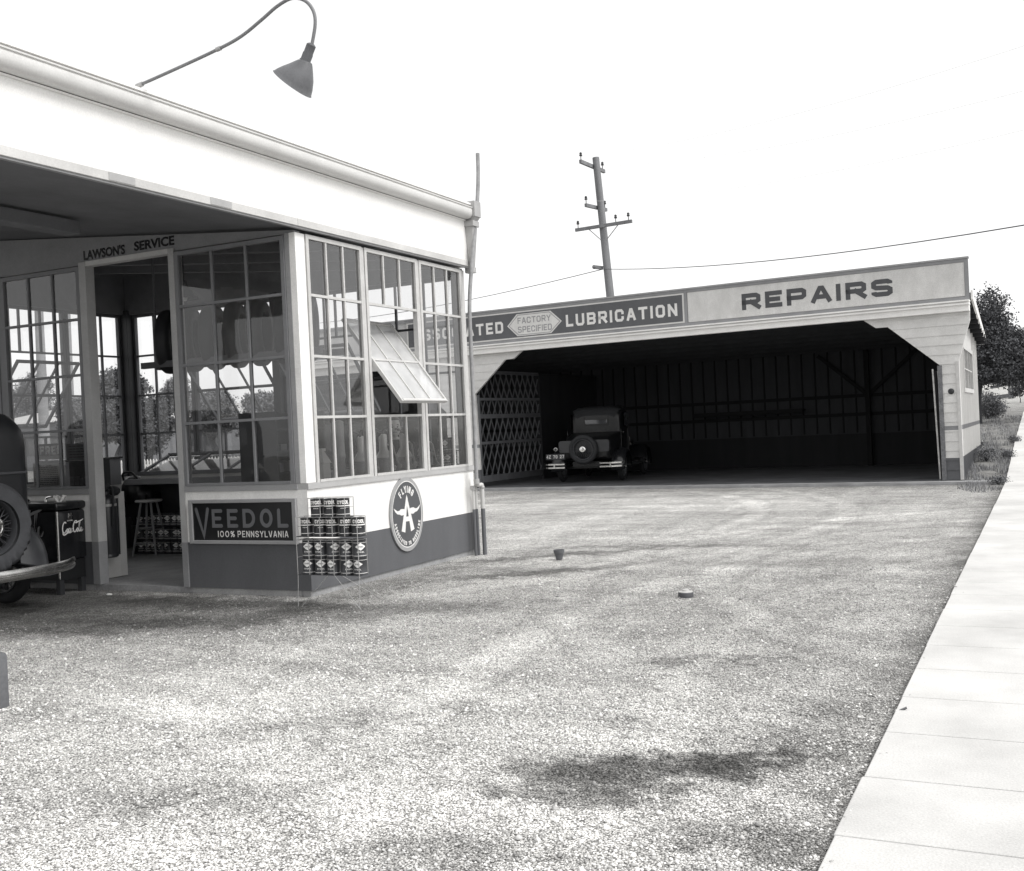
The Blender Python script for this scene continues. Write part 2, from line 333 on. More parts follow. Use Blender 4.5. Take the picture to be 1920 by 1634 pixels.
# ================================================================== GROUND
GX, GY, GA = 0.0, 23.0019, atan(-.0666)             # garage frame: origin, turn
GROOT_M = Matrix.Translation((GX, GY, 0)) @ Matrix.Rotation(GA, 4, 'Z')
def sst(a, b, x): t = min(1, max(0, (x-a)/(b-a))); return t*t*(3-2*t)
def hz(x, y):                                       # terrain height
    k = sst(-1.72, -1.45, x) if y < 31.6 else 1
    h = .062*max(0, y-22.6)*k
    if y > 30.5: h = min(h, .062*8+.045*(y-30.5))
    if x < -8: h *= 1-.75*sst(-8, -22, x) if False else (1-.75*sst(8, 24, -x))
    if y > 70: h = min(h, 2.4+.02*(y-70))
    if x > 2 and y < 31: h *= 1
    return h
LOT_PATCHES = ((-1.62, 4.38, .50, .22, 20, .50), (-1.22, 4.66, .30, .14, 40, .52), (-1.85, 4.15, .36, .2, 0, .55), (-1.45, 4.62, .5, .12, 30, .6), (-1.02, 3.8, .28, .16, 10, .6), (-1.05, 5.3, .4, .10, 80, .75),
                                (-1.9, 6.6, .55, .07, 30, .62), (-4.9, 10.0, 1.0, .16, 40, .45), (-5.3, 11.4, 1.2, .14, 40, .5), (-4.3, 12.4, 1.4, .12, 10, .6), (-3.4, 4.7, .6, .16, 40, .75), (-3.3, 3.5, .5, .16, 20, .78),
                                (-2.0, 3.3, .4, .2, 30, .6), (-5.4, 7.6, 1.3, .35, 30, .62), (-8.0, 7.2, 1.6, .8, 0, .42), (-10.6, 7.3, 2.4, .9, 0, .4), (-7.0, 7.8, 1.3, .28, 0, .5), (-6.0, 8.6, .25, 1.6, 0, .62), (-7.4, 6.5, 1.2, .35, 20, .6), (-3.4, 3.3, 2.8, 1.7, 30, 1.32), (-4.2, 5.6, 2.0, 1.0, 30, 1.2), (-2.3, 3.0, 1.2, .6, 30, 1.2), (-7.0, 22.6, 6.5, .5, 0, .8), (-3.2, 18, 1.8, .8, 60, .88), (-4.8, 15.5, 4.0, 2.4, 70, 1.22), (-7.5, 19, 4, 1.4, 0, 1.2))  # oil stains, then darker and paler patches of the lot
def patch_chain(n, L, O, f):
    """oil stains with other darker and paler patches on the lot: x, y, rx, ry, turn, factor at the middle"""
    def mth(op, x, y):
        q = n.new('ShaderNodeMath'); q.operation = op; L(x, q.inputs[0]); L(y, q.inputs[1]); return q.outputs[0]
    def rng_(x, a, b_, c, d):
        q = n.new('ShaderNodeMapRange'); q.inputs[1].default_value = a; q.inputs[2].default_value = b_; q.inputs[3].default_value = c; q.inputs[4].default_value = d; L(x, q.inputs[0]); return q.outputs[0]
    wob = n.new('ShaderNodeTexNoise'); wob.inputs['Scale'].default_value = 4.5; wob.inputs['Detail'].default_value = 8; wob.inputs['Roughness'].default_value = .72; L(O, wob.inputs['Vector'])
    w0 = n.new('ShaderNodeVectorMath'); w0.operation = 'SUBTRACT'; L(wob.outputs['Color'], w0.inputs[0]); w0.inputs[1].default_value = (.5, .5, .5)
    w1 = n.new('ShaderNodeVectorMath'); w1.operation = 'SCALE'; L(w0.outputs[0], w1.inputs[0]); w1.inputs['Scale'].default_value = 1.15
    w2 = n.new('ShaderNodeVectorMath'); w2.operation = 'ADD'; L(O, w2.inputs[0]); L(w1.outputs[0], w2.inputs[1])
    for x, y, rx, ry, tr, k in LOT_PATCHES:
        mp = n.new('ShaderNodeMapping'); mp.vector_type = 'TEXTURE'; mp.inputs['Location'].default_value = (x, y, 0); mp.inputs['Rotation'].default_value = (0, 0, R(tr)); mp.inputs['Scale'].default_value = (rx*1.5, ry*1.7, 5); L(w2.outputs[0], mp.inputs[0])
        gr = n.new('ShaderNodeTexGradient'); gr.gradient_type = 'SPHERICAL'; L(mp.outputs[0], gr.inputs[0])
        f = mth('MULTIPLY', f, rng_(gr.outputs['Fac'], .0, .55, 1, k))
    return f, w2
GND = bpy.data.materials.new('gravel_ground'); GND.use_nodes = True
def ground_mat():
    n = GND.node_tree.nodes; L = GND.node_tree.links.new; b = n['Principled BSDF']; b.inputs['Roughness'].default_value = .95; b.inputs['Specular IOR Level'].default_value = .15
    tc = n.new('ShaderNodeTexCoord'); O = tc.outputs['Object']
    def noise(sc, det=5, rough=.6, stretch=None, rot=0):
        q = n.new('ShaderNodeTexNoise'); q.inputs['Scale'].default_value = sc; q.inputs['Detail'].default_value = det; q.inputs['Roughness'].default_value = rough
        if stretch:
            mp = n.new('ShaderNodeMapping'); mp.inputs['Scale'].default_value = stretch; mp.inputs['Rotation'].default_value = (0, 0, rot); L(O, mp.inputs[0]); L(mp.outputs[0], q.inputs['Vector'])
        else: L(O, q.inputs['Vector'])
        return q.outputs[0]
    def rng_(x, a, b_, c, d):
        q = n.new('ShaderNodeMapRange'); q.inputs[1].default_value = a; q.inputs[2].default_value = b_; q.inputs[3].default_value = c; q.inputs[4].default_value = d; L(x, q.inputs[0]); return q.outputs[0]
    def mth(op, x, y):
        q = n.new('ShaderNodeMath'); q.operation = op
        for i, a in enumerate((x, y)):
            if isinstance(a, (int, float)): q.inputs[i].default_value = a
            else: L(a, q.inputs[i])
        return q.outputs[0]
    v = n.new('ShaderNodeTexVoronoi'); v.inputs['Scale'].default_value = 105; L(O, v.inputs['Vector'])
    v2 = n.new('ShaderNodeTexVoronoi'); v2.inputs['Scale'].default_value = 52; L(O, v2.inputs['Vector'])
    sp = n.new('ShaderNodeSeparateColor'); L(v.outputs['Color'], sp.inputs[0])
    sp2 = n.new('ShaderNodeSeparateColor'); L(v2.outputs['Color'], sp2.inputs[0])
    stone = mth('ADD', mth('MULTIPLY', rng_(sp.outputs[0], 0, 1, .28, .92), .6), mth('MULTIPLY', rng_(sp2.outputs[0], 0, 1, .28, .92), .4))
    gap = rng_(v.outputs['Distance'], .36, .74, 1.06, .22)
    f = mth('MULTIPLY', stone, gap)
    f = mth('MULTIPLY', f, rng_(noise(9, 6, .75), .3, .7, .78, 1.2))
    f = mth('MULTIPLY', f, rng_(noise(1.3, 6, .7), .3, .7, .78, 1.16))
    f = mth('MULTIPLY', f, rng_(noise(1.0, 5, .65, (.25, 1.7, 1), R(15)), .32, .68, .74, 1.16))
    f = mth('MULTIPLY', f, rng_(noise(1.0, 4, .6, (1.6, .16, 1), R(-24)), .32, .68, .84, 1.12))
    f = mth('MULTIPLY', f, rng_(noise(3.4, 9, .8), .52, .64, 1.04, .78))
    # worn wheel tracks: pairs of arcs where tyres have pressed the stones paler and smoother
    sx_ = n.new('ShaderNodeSeparateXYZ'); L(O, sx_.inputs[0]); wn = noise(1.7, 4, .6)
    for cx, cy, rads in ((-13.0, 15.5, (9.0, 10.35)), (2.6, 11.2, (5.6, 6.95)), (-7.5, -3.5, (8.6, 9.95)), (5.5, 7.5, (7.6, 8.95))):
        dx = mth('SUBTRACT', sx_.outputs[0], cx); dy = mth('SUBTRACT', sx_.outputs[1], cy); r_ = mth('SQRT', mth('ADD', mth('MULTIPLY', dx, dx), mth('MULTIPLY', dy, dy)), 0)
        r_ = mth('ADD', r_, mth('MULTIPLY', wn, .5))
        for rr in rads:
            e = mth('ABSOLUTE', mth('SUBTRACT', r_, rr+.25), 0); f = mth('MULTIPLY', f, rng_(e, .07, .19, 1.13, 1)); f = mth('MULTIPLY', f, rng_(mth('ABSOLUTE', mth('SUBTRACT', e, .24), 0), .0, .08, .88, 1))
    f, w2 = patch_chain(n, L, O, f)
    sep = n.new('ShaderNodeSeparateXYZ'); L(w2.outputs[0], sep.inputs[0])
    # darker band of ground along the sidewalk edge
    ed = rng_(sep.outputs[0], -1.0, -.70, 1, .58); f = mth('MULTIPLY', f, ed)
    col = n.new('ShaderNodeVectorMath'); col.operation = 'SCALE'; col.inputs[0].default_value = (1.0, .985, .955); L(f, col.inputs['Scale'])
    # dry grass and earth beyond the lot
    gm = n.new('ShaderNodeMix'); gm.data_type = 'RGBA'
    a = rng_(sep.outputs[0], -1.55, -1.15, 0, 1); c = rng_(sep.outputs[1], 20.0, 23.5, 0, 1); far = rng_(sep.outputs[1], 23.6, 24.2, 0, 1)
    wst = rng_(sep.outputs[0], -19, -17, 1, 0); nor = mth('MULTIPLY', rng_(sep.outputs[1], 14.0, 15.5, 0, 1), rng_(sep.outputs[0], -19.4, -18.6, 1, 0))
    L(mth('MAXIMUM', mth('MAXIMUM', mth('MULTIPLY', a, c), far), mth('MAXIMUM', wst, nor)), gm.inputs[0])
    gf = mth('MULTIPLY', rng_(noise(2.2, 8, .75), .3, .7, .12, .36), rng_(noise(24, 4, .7), .3, .7, .7, 1.25))
    gf = mth('ADD', gf, mth('MULTIPLY', rng_(sep.outputs[1], 48, 60, 0, 1), .22))
    gc = n.new('ShaderNodeVectorMath'); gc.operation = 'SCALE'; gc.inputs[0].default_value = (1, .99, .96); L(gf, gc.inputs['Scale'])
    L(col.outputs[0], gm.inputs[6]); L(gc.outputs[0], gm.inputs[7]); L(gm.outputs[2], b.inputs['Base Color'])
    bp = n.new('ShaderNodeBump'); bp.inputs['Strength'].default_value = .9; bp.inputs['Distance'].default_value = .012
    L(mth('ADD', mth('MULTIPLY', v.outputs['Distance'], -1), mth('ADD', mth('MULTIPLY', v2.outputs['Distance'], -.8), mth('MULTIPLY', noise(6, 6, .7), 3))), bp.inputs['Height']); L(bp.outputs[0], b.inputs['Normal'])
ground_mat()
xs = sorted(set([-900, -600, -400, -250, -150, -100, -70, -50, -40]+list(range(-34, -2, 2))+[-18.6, -1.9, -1.75, -1.65, -1.6, -1.55, -1.5, -1.4, -1, -.7, 0, 1, 1.65, 3, 5, 8, 12, 18, 26, 40, 70, 120, 200, 400, 700]))
ys = sorted(set([-60, -30, -15, -8, -4]+list(range(-2, 22, 2))+[22.6, 23.2, 24, 25, 26, 27, 28, 29, 30, 30.4, 31.5, 31.7, 33, 35, 38, 42, 46, 50, 56, 62, 70, 85, 110, 150, 220, 350, 600, 1200]))
gm = MB(); nx = len(xs)
gm.v = [(x, y, hz(x, y)-.012) for y in ys for x in xs]
gm.f = [(j*nx+i, j*nx+i+1, (j+1)*nx+i+1, (j+1)*nx+i) for j in range(len(ys)-1) for i in range(nx-1)]
tag(gm.build('ground', GND, smooth=True, recalc=False), kind='structure')

SW0, SW1 = -.715, 1.55
sw = MB(); CW = mat('sidewalk_concrete', .57, .9, var=.2, scale=1.1, bump=.2, bscale=110, fine=.09)
y = -6.0
jo = [-6+.66*i+.0 for i in range(0, 80)]; off = 3.824-min(jo, key=lambda a: abs(a-3.824)); jo = [a+off for a in jo]
for i in range(len(jo)-1):
    y0_, y1_ = jo[i]+.0038, jo[i+1]-.0038; z0_, z1_ = hz(0, y0_)+.028, hz(0, y1_)+.028; e = random.uniform(-.004, .004)
    sw.hexa([(SW0+e, y0_, z0_-.12), (SW1, y0_, z0_-.12), (SW1, y0_, z0_), (SW0+e, y0_, z0_)], [(SW0+e, y1_, z1_-.12), (SW1, y1_, z1_-.12), (SW1, y1_, z1_), (SW0+e, y1_, z1_)])
tag(sw.build('sidewalk', CW, bevel=.005), kind='structure')
swj = MB()
for i in range(len(jo)-1): swj.hexa([(SW0+.02, jo[i], hz(0, jo[i])-.09), (SW1-.02, jo[i], hz(0, jo[i])-.09), (SW1-.02, jo[i], hz(0, jo[i])+.014), (SW0+.02, jo[i], hz(0, jo[i])+.014)], [(SW0+.02, jo[i+1], hz(0, jo[i+1])-.09), (SW1-.02, jo[i+1], hz(0, jo[i+1])-.09), (SW1-.02, jo[i+1], hz(0, jo[i+1])+.014), (SW0+.02, jo[i+1], hz(0, jo[i+1])+.014)])
tag(swj.build('sidewalk_bed', mat('joint_dirt', .22, .9)), kind='structure')

# loose stones lying on the lot, too many to count
def scatter_stones(N=80000):
    ang = rng.uniform(YAW-.47, YAW+.47, N); d = 2.7*(11/2.7)**(rng.uniform(0, 1, N)**1.1)
    x = -np.sin(ang)*d; y = np.cos(ang)*d
    zt_ = np.where(x > SW0-.01, .034, 0); ok = ((x < SW0-.02) | ((x > SW0+.005) & (x < SW0+.01+rng.exponential(.03, N)) & (rng.uniform(0, 1, N) < .5))) & ~((x < -6.2) & (y > 8.1)); x, y, zt_ = x[ok], y[ok], zt_[ok]; n = len(x)
    s = rng.lognormal(0, .38, n)*.0050; s = np.clip(s, .0025, .016)*(1+d[ok]*.02)
    base = np.array([[1, 0, 0], [-1, 0, 0], [0, 1, 0], [0, -1, 0], [0, 0, 1], [0, 0, -1]], float)
    V = base[None]*(rng.uniform(.6, 1.25, (n, 6, 1)))*s[:, None, None]*np.array([1, 1, .68])
    V += rng.uniform(-.25, .25, (n, 6, 3))*s[:, None, None]
    a = rng.uniform(0, 2*pi, n); ca, sa = np.cos(a)[:, None], np.sin(a)[:, None]
    X = V[..., 0]*ca-V[..., 1]*sa; Y = V[..., 0]*sa+V[..., 1]*ca
    V = np.stack([X+x[:, None], Y+y[:, None], V[..., 2]-.012+s[:, None]*.28+zt_[:, None]], -1).reshape(-1, 3)
    F = np.array([[0, 2, 4], [2, 1, 4], [1, 3, 4], [3, 0, 4], [2, 0, 5], [1, 2, 5], [3, 1, 5], [0, 3, 5]])
    F = (F[None]+np.arange(n)[:, None, None]*6).reshape(-1, 3)
    return V, F
def np_mesh(name, V, F, m):
    me = bpy.data.meshes.new(name); me.vertices.add(len(V)); me.vertices.foreach_set('co', V.astype(np.float32).ravel())
    k = F.shape[1]; me.loops.add(F.size); me.loops.foreach_set('vertex_index', F.astype(np.int32).ravel())
    me.polygons.add(len(F)); me.polygons.foreach_set('loop_start', np.arange(0, F.size, k, dtype=np.int32)); me.update(calc_edges=True); me.validate()
    me.materials.append(m); o = bpy.data.objects.new(name, me); COL.objects.link(o); return o
def stone_mat():
    m = mat('gravel_stone', .52, .95, rnd=.5, var=.1, spec=.1); n = m.node_tree.nodes; L = m.node_tree.links.new; b = n['Principled BSDF']
    tc = n.new('ShaderNodeTexCoord'); v1 = n.new('ShaderNodeValue'); v1.outputs[0].default_value = 1
    f, _ = patch_chain(n, L, tc.outputs['Object'], v1.outputs[0]); src = b.inputs['Base Color'].links[0].from_socket
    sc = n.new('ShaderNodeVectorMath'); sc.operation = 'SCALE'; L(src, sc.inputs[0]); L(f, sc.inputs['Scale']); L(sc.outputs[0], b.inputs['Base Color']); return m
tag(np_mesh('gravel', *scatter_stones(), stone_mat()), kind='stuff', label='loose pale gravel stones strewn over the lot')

# ================================================================== SERVICE STATION
XE, XW, Y1, Y2 = -6.285, -11.92, 8.231, 11.545
XF = -6.235                                        # face of the fascia
ST = thing('service_station', 'white glass walled service station office with deep flat canopy and round gutter', 'building', (-9.1, 9.9, 0))
def pE(s, z, d): return (XE+d, s, z)
def pW(s, z, d): return (XW-d, s, z)
def pS(s, z, d): return (s, Y1-d, z)
def pN(s, z, d): return (s, Y2+d, z)
def P(mb, name, m, par=ST, **k): return mb.build(name, m, par, world=True, **k)
def wbox(mb, mp, s0, s1, z0, z1, d0, d1): return mb.box(s0, s1, d0, d1, z0, z1, lambda s, d, z: mp(s, z, d))
ZS, ZT = 1.072, 3.455                              # sill, window head
DL, DR = -9.141, -7.802                            # door opening
# plinth and lower walls
m = MB(); m.box(XW+.03, XE-.02, Y1+.03, Y2-.02, -.1, .048); P(m, 'floor_slab', FLOOR)
for nm, mp, a, b in (('lower_wall', pE, Y1, Y2), ('lower_wall', pS, DR, XE-.12), ('lower_wall', pS, XW, DL), ('lower_wall', pN, XW, XE-.12), ('lower_wall', pW, Y1+.12, Y2-.12)):
    m = MB(); wbox(m, mp, a, b, .05, 1.015, -.12, 0); o = P(m, nm, WALLE)
    m = MB(); wbox(m, mp, a, b+(.018 if mp is pS and b > -7 else 0), 1.016, ZS, -.13, .018); m.build('sill', SILL if mp is pS else TRIM, o, world=True)
    m = MB(); wbox(m, mp, a+.02, b-.02, -.08, .046, -.11, -.022); m.build('plinth', CONC, o, world=True)
# posts
def post(x0, x1, y0, y1, z1=3.46, mt=None):
    m = MB(); m.box(x0, x1, y0, y1, ZS+.001, z1); P(m, 'post', mt or FRAME, bevel=.004)
post(XE-.075, XE-.001, Y1+.002, Y1+.15, mt=mat('corner_post_paint', .84, .5)); post(XE-.13, XE-.076, Y1+.001, Y1+.07, mt=SILL)
post(XE-.12, XE-.002, Y2-.1, Y2-.002); post(XW+.002, XW+.16, Y2-.15, Y2-.002, mt=DARK); post(XW+.002, XW+.12, Y1+.002, Y1+.12)
post(-9.20, -9.08, Y2-.12, Y2-.002, mt=DARK)
m = MB(); m.box(DL-.001, DL+.10, Y1-.012, Y1+.11, .05, 3.484); P(m, 'door_post', mat('jamb_paint', .24, .6, z=[(.506, .40)]), bevel=.004)
m = MB(); m.box(DR-.075, DR+.001, Y1-.012, Y1+.11, .05, 3.484); P(m, 'door_post', mat('jamb_paint', .24), bevel=.004)
m = MB(); m.box(DL+.101, DR-.076, Y1-.006, Y1+.09, 3.435, 3.485); P(m, 'door_head', FRAME)
# windows -------------------------------------------------------------
ROWS = [1.098, 1.70, 2.29, 2.88, 3.44]
def window(mp, a, b, rows, cols, frame=FRAME, gl=GLASS, sash=None, st=.042, flip=1):
    """one window: frame mesh with its pane (and a tilted sash) below it"""
    m = MB(); z0, z1 = rows[0], rows[-1]
    wbox(m, mp, a, a+st, z0-.026, z1+.02, -.045, .012); wbox(m, mp, b-st, b, z0-.026, z1+.02, -.045, .012)
    wbox(m, mp, a+st, b-st, z0-.026, z0, -.045, .022); wbox(m, mp, a+st, b-st, z1-.02, z1+.02, -.045, .012)
    cw = (b-a-2*st)/cols; edges = [a+st+cw*i for i in range(cols+1)]
    for r in range(1, len(rows)-1): wbox(m, mp, a+st, b-st, rows[r]-.013, rows[r]+.013, -.03, .008)
    mw = .011
    for r in range(len(rows)-1):
        if sash and r in sash[0]: continue
        for i in range(1, cols): wbox(m, mp, edges[i]-mw, edges[i]+mw, rows[r]+(.013 if r else 0), rows[r+1]-(.013 if r < len(rows)-2 else .02), -.028, .006)
    o = P(m, 'window', frame)
    bands = [list(range(len(rows)-1))] if not sash else [[r for r in range(len(rows)-1) if r < sash[0][0]], [r for r in range(len(rows)-1) if r > sash[0][-1]]]
    for bd in bands:
      g_ = MB()
      for r in bd:
        for i in range(cols): g_.add([mp(edges[i], rows[r], -.012), mp(edges[i+1], rows[r], -.012), mp(edges[i+1], rows[r+1], -.012), mp(edges[i], rows[r+1], -.012)], [(0, 1, 2, 3)])
      g_.build('pane', gl, o, world=True, recalc=False)
    if sash:
        rr, th = sash; za, zb = rows[rr[0]]+.015, rows[rr[-1]+1]-.015; zc = (za+zb)/2; ct, s_t = cos(R(th)), sin(R(th))
        def mt(s, z, d): zz = z-zc; return mp(s, zc+zz*ct+d*s_t, -zz*s_t+d*ct)
        f = MB(); sa, sb = a+st+.008, b-st-.008
        wbox(f, mt, sa, sa+.028, za, zb, -.018, .018); wbox(f, mt, sb-.028, sb, za, zb, -.018, .018)
        wbox(f, mt, sa+.028, sb-.028, za, za+.03, -.02, .024); wbox(f, mt, sa+.028, sb-.028, zb-.03, zb, -.018, .018); wbox(f, mt, sa+.028, sb-.028, zc-.012, zc+.012, -.015, .012)
        cs = (sb-sa-.056)/cols
        for i in range(1, cols):
            wbox(f, mt, sa+.028+cs*i-.01, sa+.028+cs*i+.01, za+.03, zc-.012, -.015, .012); wbox(f, mt, sa+.028+cs*i-.01, sa+.028+cs*i+.01, zc+.012, zb-.03, -.015, .012)
        f.build('tilted_sash', frame, o, world=True)
        f = MB(); f.add([mt(sa+.02, za+.02, 0), mt(sb-.02, za+.02, 0), mt(sb-.02, zb-.02, 0), mt(sa+.02, zb-.02, 0)], [(0, 1, 2, 3)])
        f.build('sash_pane', GLASSS if gl is GLASSE else GLASSD, o, world=True, recalc=False)
    return o
EW = [(Y1+.155, 9.325), (9.375, 10.42), (10.465, Y2-.102)]
for i, (a, b) in enumerate(EW):
    window(pE, a, b, ROWS, 3, gl=GLASSE, sash=((1, 2), 37) if i == 1 else None)
for yy in (9.327, 10.422): m = MB(); m.box(XE-.07, XE+.004, yy, yy+.041, ZS, 3.455); P(m, 'mullion_post', FRAME)
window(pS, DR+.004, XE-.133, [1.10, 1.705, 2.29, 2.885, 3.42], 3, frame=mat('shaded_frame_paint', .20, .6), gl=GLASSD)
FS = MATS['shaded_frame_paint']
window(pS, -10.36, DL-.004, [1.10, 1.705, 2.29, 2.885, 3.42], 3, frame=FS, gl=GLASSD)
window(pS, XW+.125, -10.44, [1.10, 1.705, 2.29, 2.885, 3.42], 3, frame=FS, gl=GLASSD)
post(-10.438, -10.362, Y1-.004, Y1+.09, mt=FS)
NR = [1.10, 1.68, 2.23, 2.80, 3.38]
nw = [(XW+.165, -10.66), (-10.64, -9.205), (-9.075, -7.76), (-7.74, XE-.125)]
for i, (a, b) in enumerate(nw): window(pN, a, b, NR, 3, frame=mat('inner_frame_paint', .10, .6), sash=((1, 2), 38) if i in (1, 2) else None)
FI = MATS['inner_frame_paint']
ww = [(Y1+.125, 9.30), (9.32, 10.40), (10.42, Y2-.155)]
for i, (a, b) in enumerate(ww): window(pW, a, b, NR, 3, frame=FI, sash=((1, 2), 40) if i == 1 else None)
# headers, canopy, roof -------------------------------------------------
def zc(x): return 3.485+.094*(XE-x)                # underside of the roof
hd = MB()
hd.prism([(XE-.02, 3.456), (XE-.02, zc(XE)-.004), (XW+.02, zc(XW)-.004), (XW+.02, 3.456)], lambda u, v, d: (u, Y1+.012+d, v), 0, .09)
P(hd, 'header', mat('header_paint', .24, .7))
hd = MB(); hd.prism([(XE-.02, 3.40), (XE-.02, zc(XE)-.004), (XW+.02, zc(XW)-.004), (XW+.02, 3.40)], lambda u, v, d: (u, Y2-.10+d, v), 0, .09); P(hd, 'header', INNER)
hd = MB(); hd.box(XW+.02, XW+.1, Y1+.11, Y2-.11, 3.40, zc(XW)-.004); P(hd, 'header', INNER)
RY0, RY1 = 2.6, 11.58
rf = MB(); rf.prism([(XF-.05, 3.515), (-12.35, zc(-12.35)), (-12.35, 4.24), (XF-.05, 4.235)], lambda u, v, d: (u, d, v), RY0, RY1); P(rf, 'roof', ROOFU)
fa = MB(); fa.box(XF-.049, XF, RY0, RY1, 3.578, 4.06); P(fa, 'fascia', WHITE)
fa = MB(); fa.box(-12.36, XF, RY1+.001, RY1+.05, 3.51, 4.06); P(fa, 'fascia', WHITE)
fa = MB(); fa.box(-12.36, XF, RY0-.05, RY0-.001, 3.51, 4.06); P(fa, 'fascia', WHITE)
fa = MB(); fa.box(XF-.05, XF+.018, RY0, 8.20, 3.505, 3.576); fa.box(XF-.05, XF+.018, 8.203, RY1-.04, 3.505, 3.576); P(fa, 'fascia_trim', mat('drip_trim_paint', .54, .7, var=.2, scale=1.5), bevel=.004)
fa = MB(); fa.box(XF-.035, XF+.004, RY0, RY1-.05, 3.488, 3.504); P(fa, 'drip_edge', SILL)
for yj in (5.92, 7.02):
    fa = MB(); fa.box(XF+.0185, XF+.0225, yj, yj+.26, 3.512, 3.572); P(fa, 'trim_patch', GALV)
gp = []                                            # rounded eaves gutter: section in (x, z), swept along y
prof = [(0, 4.10), (.02, 4.075), (.05, 4.072), (.085, 4.082), (.108, 4.105), (.118, 4.135), (.118, 4.175), (.112, 4.192), (.124, 4.20), (.124, 4.212), (.104, 4.212), (.0, 4.222)]
gu = MB(); gu.prism([(XF+a+.001, b) for a, b in prof], lambda u, v, d: (u, d, v), RY0, RY1-.06); P(gu, 'gutter', mat('gutter_paint', .60, .45, var=.08), smooth=True)
gu = MB(); gu.prism([(XF+.001, 4.058), (XF+.022, 4.058), (XF+.026, 4.068), (XF+.001, 4.073)], lambda u, v, d: (u, d, v), RY0, RY1-.06); P(gu, 'bed_moulding', WHITE)
gu = MB(); gu.box(-12.38, XF+.10, RY0, RY1, 4.24, 4.262); P(gu, 'roof_edge', WHITE)
# conductor head and its tapered leader at the north-east corner
lh = MB(); ly = RY1-.055
lh.box(XF-.04, XF+.15, ly, ly+.16, 4.10, 4.29)
lh.hexa([(XF-.03, ly+.01, 4.10), (XF+.14, ly+.01, 4.10), (XF+.14, ly+.15, 4.10), (XF-.03, ly+.15, 4.10)][::-1], [(XF-.02, ly+.02, 4.055), (XF+.11, ly+.02, 4.055), (XF+.11, ly+.14, 4.055), (XF-.02, ly+.14, 4.055)][::-1])
lh.box(XF-.06, XF+.125, ly-.01, ly+.15, 3.985, 4.054)
lh.hexa([(XF+.001, ly+.01, 3.984), (XF+.105, ly+.01, 3.984), (XF+.105, ly+.13, 3.984), (XF+.001, ly+.13, 3.984)], [(XF+.001, ly+.05, 3.50), (XF+.05, ly+.05, 3.50), (XF+.05, ly+.13, 3.50), (XF+.001, ly+.13, 3.50)])
lh.box(XF-.05, XF+.06, ly+.045, ly+.14, 3.43, 3.499)
P(lh, 'rain_leader', GALV, bevel=.004)
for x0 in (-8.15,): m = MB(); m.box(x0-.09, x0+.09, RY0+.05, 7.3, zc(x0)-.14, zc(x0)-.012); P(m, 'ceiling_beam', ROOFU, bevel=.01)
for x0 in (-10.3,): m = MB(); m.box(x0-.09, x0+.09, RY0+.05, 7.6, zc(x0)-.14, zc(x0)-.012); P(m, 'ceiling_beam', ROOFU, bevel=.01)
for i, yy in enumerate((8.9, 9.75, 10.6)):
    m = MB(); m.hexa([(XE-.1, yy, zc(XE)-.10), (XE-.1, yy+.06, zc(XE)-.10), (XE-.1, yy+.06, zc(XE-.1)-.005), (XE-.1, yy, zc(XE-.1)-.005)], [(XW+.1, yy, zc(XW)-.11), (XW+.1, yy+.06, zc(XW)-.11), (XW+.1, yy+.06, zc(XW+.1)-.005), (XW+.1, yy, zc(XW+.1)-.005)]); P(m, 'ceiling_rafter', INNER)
for x0, y0 in ((-6.55, 3.0), (-11.7, 3.0)):
    m = MB(); m.box(x0-.08, x0+.08, y0-.08, y0+.08, 0, zc(x0)-.002); P(m, 'canopy_post', WHITE, bevel=.01)
# name lettering over the door
lt = MB(); l2 = MB()
def pL(u, v, d): return (u, Y1+.012-d, v)
ftext(lt, "LAWSON'S", pL, -8.775, 3.507, .098, length=.60, offset=.035); ftext(l2, 'SERVICE', pL, -8.07, 3.521, .092, length=.55, offset=.035)
P(lt, 'lettering', BLACK, recalc=False); P(l2, 'lettering', BLACK, recalc=False)

# low door leaf standing open inside the doorway
dr = thing('half_door', 'white low swing door leaf standing open inside the office doorway', 'door', (-9.36, 8.34, .05))
m = MB()
m.box(-9.375, -9.335, 8.345, 8.41, .055, 1.02); m.box(-9.375, -9.335, 8.80, 8.885, .055, 1.0); m.box(-9.375, -9.335, 8.411, 8.799, .055, .30); m.box(-9.375, -9.335, 8.411, 8.799, .93, 1.0)
P(m, 'door_frame', mat('door_paint', .55, .6, var=.1), dr, bevel=.003)
m = MB(); m.box(-9.366, -9.344, 8.41, 8.80, .30, .93); P(m, 'door_panel', DARK, dr)
fx = thing('metal_cylinder', 'tall dark metal cylinder with domed top hanging against the white half door', 'cylinder', (-9.22, 8.52, .30))
m = MB(); m.lathe([(.085, 0), (.1, .012), (.1, .03), (.097, .04), (.1, .05), (.1, .58), (.095, .63), (.07, .67), (.03, .69), (.03, .72)], Matrix.Translation((0, 0, 0)), 24); m.build('tank', mat('tank_enamel', .03, .3, spec=.6), fx, smooth=True)
m = MB(); m.lathe([(.102, .56), (.104, .562), (.104, .585), (.102, .587)], n=24); m.build('band', GALV, fx, smooth=True)
m = MB(); m.tube(smooth_path([(0, 0, .72), (.05, .02, .76), (.10, .0, .72), (.12, -.02, .6), (.11, -.03, .35)]), .014, 8); m.box(-.05, .05, -.015, .015, .72, .75); m.build('hose', RUBBER, fx, smooth=True)
rg = MB(); 
for k in range(7): rg.ball((-9.24+random.uniform(-.05, .05), 8.50+.06*(k-3)*.7, 1.03+random.uniform(-.03, .05)), random.uniform(.06, .10), 10, (1, 1, .7))
single(rg, 'rag_heap', mat('dark_cloth', .025, .9, var=.3, bump=.5, bscale=30), 'dark crumpled cloth heaped on top of the white half door', 'cloth', (-9.24, 8.5, .98), smooth=True)

